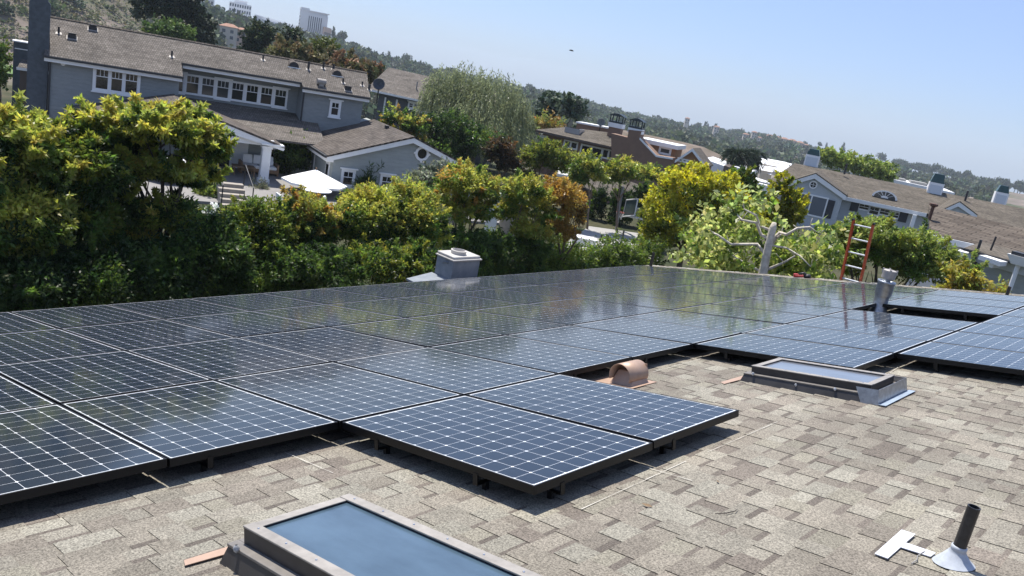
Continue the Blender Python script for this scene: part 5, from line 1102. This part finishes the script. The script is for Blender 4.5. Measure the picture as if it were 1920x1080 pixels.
def lounge(name, lab, cat, px, py, d_, rot, back=True):
    P_ = at_z(px, py, G+1.15); t = thing(name, lab, cat, (P_[0], P_[1], G+.14), (0,0,rot))
    b = MB(); b.box(-.3,.3,-.3,.3,.36,.46); b.build("seat", CANV, t, bevel=.03); b = MB(); b.prism([(-.32,.26,.4),(.32,.26,.4),(.30,.36,1.02),(.2,.38,1.08),(-.2,.38,1.08),(-.30,.36,1.02)], (0,.07,0)); b.build("backrest", CANV, t, bevel=.02)
    for sx_ in (-.26,.26):
        for sy_ in (-.26,.26): b = MB(); b.box(sx_-.025,sx_+.025,sy_-.025,sy_+.025,0,.36); b.build("leg", WOOD, t)
lounge("dining_chair", "white backed chair on the patio left of the umbrella's base", "chair", 540, 367, 40, 2.9); lounge("dining_chair", "white backed chair on the patio right of the umbrella's base", "chair", 626, 374, 40, 2.4)
P_ = at_z(588, 384, G+.12); t = thing("dining_table", "round pale table under the white umbrella", "table", (P_[0], P_[1], G+.12)); b = MB(); b.lathe([(0,.74),(.75,.74),(.75,.70),(0,.69)], n=20); b.build("tabletop", WHITE, t); b = MB(); b.lathe([(.3,0),(.06,.1),(.06,.69)], n=10); b.build("pedestal", WOOD, t)
# porch sofa and table
sfa = F1.y(483, 330, -2.2); Ps = F1.O + F1.e*sfa[0] + F1.n*(-2.2)
t = thing("porch_sofa", "white cushioned sofa with wooden frame under the porch", "sofa", (Ps[0], Ps[1], G+.12), (0,0,F1.a)); b = MB(); b.box(-.9,.9,-.4,.4,.12,.30); b.box(-.98,-.9,-.42,.42,0,.6); b.box(.9,.98,-.42,.42,0,.6); b.build("sofa_frame", WOOD, t)
for x in (-.45,.45): b = MB(); b.box(x-.42,x+.42,-.4,.3,.302,.46); b.build("seat_cushion", CANV, t, bevel=.04)
for x in (-.55,0,.55): b = MB(); b.prism([(x-.26,.18,.47),(x+.26,.18,.47),(x+.24,.34,.92),(x-.24,.34,.92)], (0,.12,0)); b.build("back_cushion", CANV, t, bevel=.04)
tb_ = F1.y(455, 330, -3.0); Ps = F1.O + F1.e*tb_[0] + F1.n*(-3.0)
t = thing("coffee_table", "wooden coffee table in front of the porch sofa", "table", (Ps[0], Ps[1], G+.12), (0,0,F1.a)); b = MB(); b.box(-.55,.55,-.35,.35,.40,.46); b.build("tabletop", WOOD, t)
for x in (-.5,.5):
    for y in (-.3,.3): b = MB(); b.box(x-.03,x+.03,y-.03,y+.03,0,.4); b.build("leg", WOOD, t)
st = at_z(442, 393, G); t = thing("garden_steps", "pale stone steps leading up to the terrace", "steps", (st[0], st[1], G), (0,0,F1.a)); 
STN = mat("pale_stone", (.30,.265,.22), .85, var=.15, scale=5)
for k in range(5): b = MB(); b.box(-.55,.55,-.0+.42*k,.40+.42*k,-.2,.16+.15*k); b.build("step", STN, t)
b = MB()
for x in (-.62, .62): b = MB(); b.tube([(x,-.1,0),(x,-.1,1.0),(x,2.1,1.6),(x,2.1,.6)], .025, 6); b.build("handrail", BLACK, t)
# dark panel fence with pale gaps at the terrace edge
# white cabinet, posts and net of the court, basketball hoop
CRT = mat("court_concrete", (.30,.29,.275), .85, var=.08, scale=1.2)
q = [at_z(px, py, G+.03) for px, py in ((1060,455),(1105,424),(1232,442),(1235,490),(1040,500))]
b = MB(); b.prism([tuple(x) for x in q], (0,0,-.2)); struct(b.build("court", CRT))
P_ = at(1092, 470, 41); t = thing("white_cabinet", "white box cabinet at the left edge of the court", "cabinet", (P_[0], P_[1], G+.03), (0,0,.75)); b = MB(); b.box(-.62,.55,-.4,.4,0,P_[2]-G+.62); b.build("cabinet_body", WHITE, t, bevel=.02); b = MB(); b.box(-.66,.59,-.44,.44,P_[2]-G+.622,P_[2]-G+.68); b.build("cabinet_lid", WHITE, t)
for (a_, c_, lab) in (((1121,462),(1129,440),"leftmost black leaning post of the court net"),((1131,468),(1141,441),"second black leaning post of the court net"),((1163,468),(1170,432),"upright black post of the court net"),((1199,470),(1204,448),"black post of the court net beside the yellow tree")):
    A_ = at(*a_, 43); B_ = at(*c_, 43); b = MB(); b.tube([(0,0,0), tuple(B_-A_)], .045, 8); b.lathe([(.16,-.02),(.16,.03),(.05,.06)], n=10); tag(b.build("net_post", BLACK, loc=tuple(A_)), lab, "post", "posts of the court net")
b = MB(); A_ = [at(px, py, 43) for px, py in ((1133,444),(1150,457),(1169,460),(1185,455),(1202,456))]; b.tube([tuple(p) for p in A_], .02, 6); tag(b.build("net_rope", BLACK), "black rope sagging between the court's net posts", "rope")
D_ = 47.6; base = at_z(1155, 432, G); O = np.array([base[0], base[1], G]); 
t = thing("basketball_hoop", "basketball hoop with glass backboard on a post at the court's far side", "basketball hoop", O)
def HP(px, py, dd=0): return tuple(at(px, py, D_+dd) - O)
PIPE = mat("grey_post", (.22,.22,.22), .5); b = MB(); b.tube([(HP(1155,432)[0],HP(1155,432)[1],0), HP(1157,420), HP(1163,380), HP(1168,350)], .07, 10); b.build("post", PIPE, t)
BBF = mat("backboard_frame", (.55,.57,.57), .45); b = MB()
c4 = [HP(1175,375,.6), HP(1196,373,-.8), HP(1190,404,-.8), HP(1168,406,.6)]
for k in range(4): b.tube([c4[k], c4[(k+1)%4]], .045, 6)
b.tube([HP(1177,388,.5), HP(1203,392,-1.2)], .05, 6); b.tube([HP(1172,404,.5), HP(1210,412,-1.5)], .06, 6); b.build("backboard_frame", BBF, t)
BG = mat("backboard_glass", (.05,.08,.085), .1); b = MB(); b.face(c4); o = b.build("backboard", BG, t); md = o.modifiers.new("t", 'SOLIDIFY'); md.thickness = .02
b = MB(); c = Vector(HP(1163,398,.3)); n = 16
for k in range(n): b.tube([(c.x+.23*math.cos(2*PI*k/n), c.y+.23*math.sin(2*PI*k/n), c.z), (c.x+.23*math.cos(2*PI*(k+1)/n), c.y+.23*math.sin(2*PI*(k+1)/n), c.z)], .02, 5, caps=False)
b.build("rim", mat("rim_red", (.35,.08,.05), .5), t); b = MB()
for k in range(10): a_ = 2*PI*k/10; b.tube([(c.x+.23*math.cos(a_), c.y+.23*math.sin(a_), c.z), (c.x+.14*math.cos(a_+.3), c.y+.14*math.sin(a_+.3), c.z-.4)], .012, 4)
b.build("net", WHITE, t)
# pale garden wall and gate seen through the small trees
for (a_, c_, zt, d_, lab, m_) in (((800,440),(845,450),1.6,33,"pale garden wall glimpsed left of the forked tree",STN),((905,445),(925,447),1.9,34,"narrow white garden gate post between the small trees",WHITE),((930,450),(960,455),2.0,34.5,"beige garden wall right of the white gate post",STN)):
    A_ = at(*a_, d_); B_ = at(*c_, d_); dv = Vector((B_-A_)); b = MB(); b.prism([(0,0,-1.5),(dv.x,dv.y,-1.5),(dv.x,dv.y,zt),(0,0,zt)], (-.1,.15,0)); b.prism([(-.03,-.03,zt+.002),(dv.x+.03,dv.y-.03,zt+.002),(dv.x+.03,dv.y-.03,zt+.08),(-.03,-.03,zt+.08)], (-.1,.22,0)); tag(b.build("garden_wall", m_, loc=(A_[0],A_[1],A_[2])), lab, "wall")
# square rendered chimney rising behind our eave
RND = mat("weathered_render", (.25,.27,.29), .85, base2=(.15,.175,.205), scale=3.5, bump=.3, bscale=14); CAPM = mat("pale_mortar_cap", (.44,.42,.39), .9, var=.12, scale=7)
D0 = at(851, 491, 15.6); O = np.array([D0[0], D0[1], G]); zt = D0[2]-G
t = thing("square_chimney", "square weathered grey chimney with pale cap rising behind the eave", "chimney", O)
SX, SY = .50, .74
b = MB(); b.prism([(0,0,0),(0,SY,0),(-SX,SY,0),(-SX,0,0)], (0,0,zt)); b.build("shaft", RND, t, bevel=.012)
b = MB(); b.prism([(.03,-.03,zt+.002),(.03,SY+.03,zt+.002),(-SX-.03,SY+.03,zt+.002),(-SX-.03,-.03,zt+.002)], (0,0,.035)); b.prism([(.0,.0,zt+.038),(.0,SY,zt+.038),(-SX,SY,zt+.038),(-SX,0,zt+.038)], (-.02,0,.05)); b.build("mortar_cap", CAPM, t, bevel=.015)
b = MB(); b.lathe([(.15,.03),(.16,.12),(.135,.125),(.125,.06),(0,.05)], (-SX*.5, SY*.45, zt+.04), 20); b.build("flue_ring", mat("clay_ring", (.50,.47,.43), .8), t)
b = MB(); b.tube([(-.30,-.012,zt-.10),(-.20,-.02,zt-.05),(-.14,-.02,zt-.06)], .018, 6); b.build("iron_strap", mat("iron", (.12,.14,.17), .6), t)
b = MB(); b.prism([(-SX-.02,-.62,0),(.0,-.62,0),(.0,-.015,0),(-SX-.02,-.015,0)], (0,0,zt-.52)); b.build("shoulder", RND, t); b = MB(); b.prism([(-SX-.06,-.66,zt-.518),(.03,-.66,zt-.518),(.03,-.015,zt-.42),(-SX-.06,-.015,zt-.42)], (0,0,.04)); b.build("shoulder_cap", RND, t)

# ------------------------------------------------------------------ the far hillside
CONC = mat("white_concrete", (.66,.67,.68), .7); WBAND = mat("dark_window_band", (.05,.065,.09), .2); TILE = mat("terracotta_tile", (.30,.155,.10), .85, var=.2, scale=.8); CREAM = mat("cream_render", (.55,.49,.41), .85); PINK = mat("pink_render", (.50,.36,.29), .85)
def office(lab, px0, px1, ptop, pbot, d_, ang, floors, dep, bays):
    A_ = at(px0, pbot, d_); Fo = Frame(A_, ang); a = Fo.y(px0, pbot, 0); c = Fo.y(px1, pbot, 0); tp = Fo.y((px0+px1)/2, ptop, 0); z0 = min(a[2], c[2])-12; W_ = c[0]-a[0]; H_ = tp[2]
    t = thing("office_block", lab, "office building", (Fo.O[0], Fo.O[1], z0), (0,0,Fo.a)); hh = H_-z0; b = MB(); b.box(0,W_,0,dep,0,hh); b.box(W_*.2,W_*.8,dep*.2,dep*.7,hh+.01,hh+2.2); b.build("concrete_frame", CONC, t)
    fl = (H_ - (a[2]+c[2])/2 + 6)/floors; fl = 3.9
    for k in range(floors):
        b = MB(); zt_ = hh-1.0-k*fl
        for q in range(bays): x0 = W_*(q+.18)/bays; b.box(x0, x0+W_/bays*.64, -.02, .3, zt_-fl*.55, zt_)
        for q in range(6): y0 = dep*(q+.15)/6; b.box(-.02, .3, y0, y0+dep/6*.7, zt_-fl*.55, zt_)
        b.build("window_band", WBAND, t)
office("white five storey office block on the hilltop, cut by the top edge", 344, 400, -16, 12, 640, 62, 6, 26, 9)
office("white office block with rows of square windows on the hilltop", 428, 470, 6, 30, 690, 62, 6, 30, 9)
A_ = at(560, 62, 760); Fo = Frame(A_, 62); c = Fo.y(611, 68, 0); tp = Fo.y(560, 14, 0); z0 = A_[2]-14
t = thing("hotel_tower", "white tower with vertical fins on the hilltop skyline", "tower", (Fo.O[0], Fo.O[1], z0), (0,0,Fo.a)); W_ = c[0]; hh = tp[2]-z0; b = MB(); b.box(0,W_,0,14,0,hh-3); b.box(0,W_*.3,.01,14,hh-2.99,hh+1); b.box(W_*.3+.02,W_*.98,1,13,hh-2.99,hh-1.2); b.box(-.4,W_+.8,-.3,14.3,hh-1.19,hh-.4); b.build("tower_body", CONC, t)
b = MB()
for q in range(7): x0 = W_*(.30+.075*q); b.box(x0, x0+W_*.028, -.3, .0, 8, hh-5)
b.build("fin_shadow_slot", WBAND, t); b = MB()
for q in range(8): z_ = hh-6-q*3.1; b.box(-.3,0,2,12,z_-1.4,z_)
b.build("balcony_slot", WBAND, t)
def longblock(lab, pts, d_, h_, ang, m_):
    A_ = at(*pts[0], d_); Fo = Frame(A_, ang); c = Fo.y(*pts[1], 0); t = thing("podium_building", lab, "building", (Fo.O[0], Fo.O[1], A_[2]-h_), (0,0,Fo.a)); dz = c[2]-A_[2]
    b = MB(); b.prism([(0,0,0),(c[0],0,dz),(c[0],0,h_+dz),(0,0,h_)], (0,14,0)); b.build("block", m_, t); b = MB()
    for q in range(14): x0 = c[0]*(q+.2)/14; zq = dz*(q+.5)/14; b.box(x0, x0+c[0]/14*.6, -.1, .1, zq+h_*.25, zq+h_*.7)
    b.build("window_band", WBAND, t)
longblock("long low white building between the office blocks and the tower", ((478,27),(562,50)), 715, 8, 62, CONC); longblock("long white terrace building below the hilltop tower", ((492,38),(612,66)), 700, 7, 62, CONC); longblock("low white building under the second office block", ((420,22),(480,38)), 670, 6, 62, CONC); longblock("pinkish low block at the foot of the hilltop tower", ((609,50),(622,54)), 750, 14, 62, PINK)
def villa(lab, px, py, wpx, d_, ang, wall, h=5., grp=None):
    P_ = at(px, py, d_); w_ = wpx*mpp(P_); t = thing("hillside_house", lab, "house", (P_[0], P_[1], P_[2]-h-6), (0,0,rad(ang)), grp); dp = w_*.7; hz_ = h+6
    b = MB(); b.box(-w_/2,w_/2,0,dp,0,hz_); b.build("wall", wall, t); e = .5; r_ = dp*.28; b = MB(); R = [(-w_/2-e,-e,hz_+.01),(w_/2+e,-e,hz_+.01),(w_/2+e,dp+e,hz_+.01),(-w_/2-e,dp+e,hz_+.01)]; T0 = (-w_/2+dp*.4,dp/2,hz_+r_); T1 = (w_/2-dp*.4,dp/2,hz_+r_)
    b.face([R[0],R[1],T1,T0]); b.face([R[1],R[2],T1]); b.face([R[2],R[3],T0,T1]); b.face([R[3],R[0],T0]); b.face(R[::-1]); b.build("roof", TILE, t)
    n_ = max(2, int(w_/2.6))
    for zf in (hz_-2.6, hz_-5.2):
        b = MB()
        for q in range(n_): x0 = -w_/2+w_*(q+.3)/n_; b.box(x0,x0+w_/n_*.4,-.05,.05,zf,zf+1.4)
        b.build("window_row", WBAND, t)
villa("large tile roofed villa on the hill above the shake roof's left end", 198, 8, 30, 430, 60, PINK, 6); villa("smaller arched villa right of the large hill villa", 228, 14, 14, 425, 60, CREAM, 5); villa("tile roofed villa at the right end of the upper hill trio", 242, 13, 16, 430, 60, CREAM, 5)
villa("cream villa with terracotta roof below the hilltop offices", 428, 50, 30, 400, 50, CREAM, 6); villa("brown walled villa beside the cream one below the offices", 453, 56, 20, 402, 50, PINK, 5)
for k, (px, py, w_) in enumerate(((1446,255,12),(1459,258,13),(1473,261,14),(1488,264,14),(1502,268,14),(1514,272,8))): villa("terracotta roofed house in the terrace row on the far right ridge", px, py, w_, 1000+k*6, 50, PINK, 4, "terracotta houses along the far ridge")
for k, (px, py, w_) in enumerate(((1416,248,9),(1290,222,8),(1345,238,10),(1400,252,10),(1425,258,8),(1812,340,12),(1590,350,10))): villa(["small pale roofed house among the far trees, leftmost of the scattered ones","","","","","",""][0] if k == 1 else "small house scattered among the far hillside trees", px, py, w_, 900, 45, CREAM, 3.5, "small houses scattered among the far trees")
# crowded white roofs of the park beside the palms
r = np.random.default_rng(21); cb = None
for k in range(34):
    px = r.uniform(1418, 1478); py = 296 + (px-1418)*.22 + r.uniform(0, 26); P_ = at(px, py, 205 - (py-296)*1.2 + r.uniform(-6, 6)); zz = float(ground(P_[0], P_[1]))
    if cb is None:
        cb = thing("park_cabin", "small white roofed cabin in the crowded park beside the palms", "cabin", P_, group="white cabins in the park"); b = MB(); b.box(-2.6,2.6,-1.2,1.2,-3,0); b.build("wall", CREAM, cb); b = MB(); b.prism([(-2.8,-1.4,.01),(-2.8,1.4,.01),(-2.8,0,.6)], (5.6,0,0)); b.build("roof", WHITE, cb); cb.rotation_euler = (0,0,.6)
    else: copy_thing(cb, P_, (0,0,.5+r.normal()*.3), scale=r.uniform(.5,.95))
# bluff of dry scrub behind the brown house
bl_pts = [(1130,246),(1165,243),(1200,250),(1240,258),(1280,266),(1320,276),(1350,290),(1375,306),(1392,325)]
V = []; nb = len(bl_pts); rows = 10; r = np.random.default_rng(31)
for i in range(rows):
    for (px, py) in bl_pts:
        top = at(px, py, 250); dirv = (top[:2]-CAM[:2])/np.linalg.norm(top[:2]-CAM[:2]); f = i/(rows-1); dist = 250 - 70*f if i < rows else 0
        p = CAM[:2] + dirv*dist; V.append((p[0], p[1], top[2]*(1-f)**1.1 + (-17)*(1-(1-f)**1.1) + r.normal()*.6*(0 < i)))
for (px, py) in bl_pts: top = at(px, py, 250); dirv = (top[:2]-CAM[:2])/np.linalg.norm(top[:2]-CAM[:2]); p = CAM[:2]+dirv*290; V.append((p[0], p[1], -21))
F = [(i*nb+k, i*nb+k+1, (i+1)*nb+k+1, (i+1)*nb+k) for i in range(rows-1) for k in range(nb-1)] + [(rows*nb+k, rows*nb+k+1, k+1, k) for k in range(nb-1)]
me = bpy.data.meshes.new("bluff"); me.from_pydata(V, [], F); me.polygons.foreach_set("use_smooth", [True]*len(F)); me.materials.append(mat("dry_scrub", (.10,.085,.06), .95, base2=(.21,.165,.135), scale=.16, detail=10, spec=.1)); o = bpy.data.objects.new("bluff", me); col.objects.link(o); struct(o)
# lawn with a pale path at the foot of the hill, far left
def ground_patch(name, pts, m_, d0):
    P_ = []
    for (px, py, d_) in pts: q = at(px, py, d_); P_.append((q[0], q[1], float(ground(q[0], q[1]))+d0))
    b = MB(); b.face(P_); struct(b.build(name, m_))
# individual skyline trees, two shapes, and the woodland that reads as one mass
r = np.random.default_rng(41); FARPAL = [(.04,.06,.032),(.06,.082,.04),(.08,.10,.05),(.055,.062,.042)]
def far_proto(bl, n, size): return crown(r, bl, n, size, FARPAL, None, 0, clumps=26, spread=.3, width=.4, inner=.4, spray=0)
SH = {"round": far_proto([(0,0,7,3.6,3.6,3.2),(1.5,1,9,2.6,2.6,2.2),(-2,0,6,2.6,2.6,2.4)], 900, 1.1), "tall": far_proto([(0,0,8,1.8,1.8,5),(.6,0,12,1.5,1.5,3),(-.5,.3,6,2,2,3)], 800, 1.0), "flat": far_proto([(0,0,9,5,5,1.6),(2,1,10,3,3,1.4),(-2.5,0,8,3,3,1.5)], 900, 1.1)}
protos = {}
def sky_tree(kind, px, py, hpx, d_, lab, grp):
    P_ = at(px, py, d_); h = hpx*mpp(P_); s_ = h/13.; P_ = P_ - np.array([0, 0, h*.16])
    if kind not in protos:
        t = thing("skyline_tree", lab, "tree", P_, group=grp); quads_obj("crown", *SH[kind], FARLEAF, t); b = MB(); b.tube([(0,0,-6),(.2,0,3),(0,0,9)], [.5,.35,.15], 6); b.build("trunk", DARKBARK, t); protos[kind] = t; t.scale = (s_,)*3; t.rotation_euler = (0,0,r.uniform(0,6))
    else:
        t = copy_thing(protos[kind], P_, (0,0,r.uniform(0,6)), lab, s_*r.uniform(.95,1.05)); t['group'] = grp
def prof_y(px): return float(np.interp(px, [q[0] for q in PROF], [q[1] for q in PROF]))
def prof_d(px): return float(np.interp(px, [q[0] for q in PROF], [q[2] for q in PROF]))
for (k_, px, py, h, lab) in (("tall",624,75,24,"slender hazy tree just right of the hilltop tower"),("round",640,84,34,"large rounded hazy tree right of the hilltop tower"),("flat",662,92,18,"low hazy tree right of the large rounded skyline tree"),("round",760,122,28,"dark round skyline tree above the willow's left side"),("round",785,132,20,"smaller round skyline tree right of the dark round one"),("round",990,180,32,"rounded skyline tree at the willow's right shoulder"),("flat",1010,186,22,"flat topped skyline tree right of the willow"),("round",1097,200,20,"dark lone round tree on the ridge left of the brown house's flues"),("round",1112,208,14,"small round tree beside the dark lone ridge tree"),
        ("tall",1578,288,20,"tall thin hazy tree above the light green row"),("round",1650,305,26,"large dark lone tree on the right horizon"),("round",1535,276,14,"small hazy tree on the ridge left of the cupola"),("tall",1548,280,12,"small spindly hazy tree above the left cupola"),("flat",1614,300,10,"tiny hazy tree left of the large dark lone one"),("flat",1727,326,26,"wide flat topped pine standing above the right pine line")):
    sky_tree(k_, px, py, h, prof_d(px), lab, "single trees on the skyline")
for px in np.arange(1675, 1960, 7.0): sky_tree("round", px+r.uniform(-3,3), prof_y(px)-2+r.uniform(-2,3), r.uniform(18,28), prof_d(px)*.97, "dark pine in the continuous line along the right horizon", "dark pines along the right horizon")
for px in np.concatenate([np.arange(700, 990, 13), np.arange(1020, 1530, 11)]): sky_tree(["round","round","round","tall"][r.integers(4)], px+r.uniform(-4,4), prof_y(px)+r.uniform(1,7), r.uniform(10,22), prof_d(px)*.97, "hazy tree in the continuous treeline on the hill ridge", "trees of the ridge treeline")
VV = []; CC = []; nW = 0
tV, tC = {}, {}
small = [crown(np.random.default_rng(500+k), [(0,0,3,3,3,2.6),(1.2,.8,4.2,2,2,1.8)], 110, 1.5, FARPAL, None, 0, clumps=14, spread=.36, width=.45, inner=.4, spray=0) for k in range(5)]
tries = 0
while nW < 2600 and tries < 15000:
    tries += 1; px = r.uniform(-60, 2000); rd = prof_d(px); d_ = r.uniform(.0, 1)**.8*(rd*.96-265)+265
    q = at(px, 0, 1.0); dv = q[:2]-CAM[:2]; dv /= np.linalg.norm(dv); p = CAM[:2]+dv*d_; z = float(ground(p[0], p[1])); f = (d_-265)/(rd-265)
    dens = .10 if px < 380 else (.45 if px < 620 else (.85 if px < 1540 else .5*(f > .75) + .26)); dens *= (.45 + .9*(.5+.5*math.sin(p[0]*.016+1)*math.cos(p[1]*.013)))
    if r.random() > dens: continue
    V_, C_ = small[r.integers(5)]; s_ = r.uniform(.7, 1.9) if px > 380 else r.uniform(.3, .8); a_ = r.uniform(0, 6.28); ca, sa = math.cos(a_), math.sin(a_)
    VV.append((V_ @ np.array([[ca, sa, 0], [-sa, ca, 0], [0, 0, 1]]))*s_ + np.array([p[0], p[1], z-1.2*s_])); CC.append(C_*r.uniform(.7, 1.5)*(1+np.array([r.normal()*.08, 0, r.normal()*.08]))); nW += 1
o = quads_obj("far_woodland", np.concatenate(VV), np.concatenate(CC), FARLEAF); struct(o, 'stuff')
# low dry scrub on the bare slope at the left
VV = []; CC = []
for k in range(2600):
    px = r.uniform(-80, 420); d_ = r.uniform(262, prof_d(px)*.98); q = at(px, 0, 1.0); dv = q[:2]-CAM[:2]; dv /= np.linalg.norm(dv); p = CAM[:2]+dv*d_; z = float(ground(p[0], p[1]))
    V_, C_ = small[r.integers(5)]; s_ = r.uniform(.14, .42); tone = np.array([[2.2,1.7,1.5],[1.5,1.3,1.2],[3.2,2.4,2.4],[1.3,1.4,1.0]])[r.integers(4)]
    sel = r.integers(0, 110, 34); VV.append(V_[sel]*s_*np.array([1.3,1.3,.8]) + np.array([p[0], p[1], z-.5*s_])); CC.append(C_[sel]*tone)
o = quads_obj("hillside_scrub", np.concatenate(VV), np.concatenate(CC), FARLEAF); struct(o, 'stuff')
ground_patch("lawn", [(-60,92,225),(70,110,225),(70,86,247),(-60,66,247)], mat("lawn_grass", (.09,.16,.03), .9, var=.2, scale=.3), .6)
# small dark bird high in the open sky
P_ = at(1071, 95, 60); b = MB(); b.tube([(-.16,0,0),(-.05,0,.02),(.08,0,.02),(.17,0,0)], [.01,.045,.05,.015], 8)
b.face([(-.03,.0,.03),(.06,.0,.03),(.04,.42,.06),(-.0,.45,.06)]); b.face([(-.03,.0,.03),(-.0,-.45,.06),(.04,-.42,.06),(.06,.0,.03)]); b.face([(-.14,0,0),(-.28,.05,0),(-.28,-.05,0)])
o = b.build("bird", mat("dark_feather", (.03,.03,.035), .8), loc=tuple(P_)); o.rotation_euler = (0, 0, rad(30)); tag(o, "small dark bird gliding alone in the open sky", "bird")
# ------------------------------------------------------------------ the air
hm = bpy.data.materials.new("haze_air"); hm.use_nodes = True; nt = hm.node_tree; nt.nodes.remove(nt.nodes["Principled BSDF"])
pv = nt.nodes.new("ShaderNodeVolumePrincipled"); pv.inputs["Color"].default_value = (.80,.91,1,1); pv.inputs["Density"].default_value = .00020; pv.inputs["Anisotropy"].default_value = 0
nt.links.new(pv.outputs[0], nt.nodes["Material Output"].inputs["Volume"])
HZMIN = float(min(Z.min(), -30)); b = MB(); b.box(-2250, 2250, -2250, 2250, HZMIN-1, 60); hz_o = b.build("haze", hm); struct(hz_o, 'stuff')
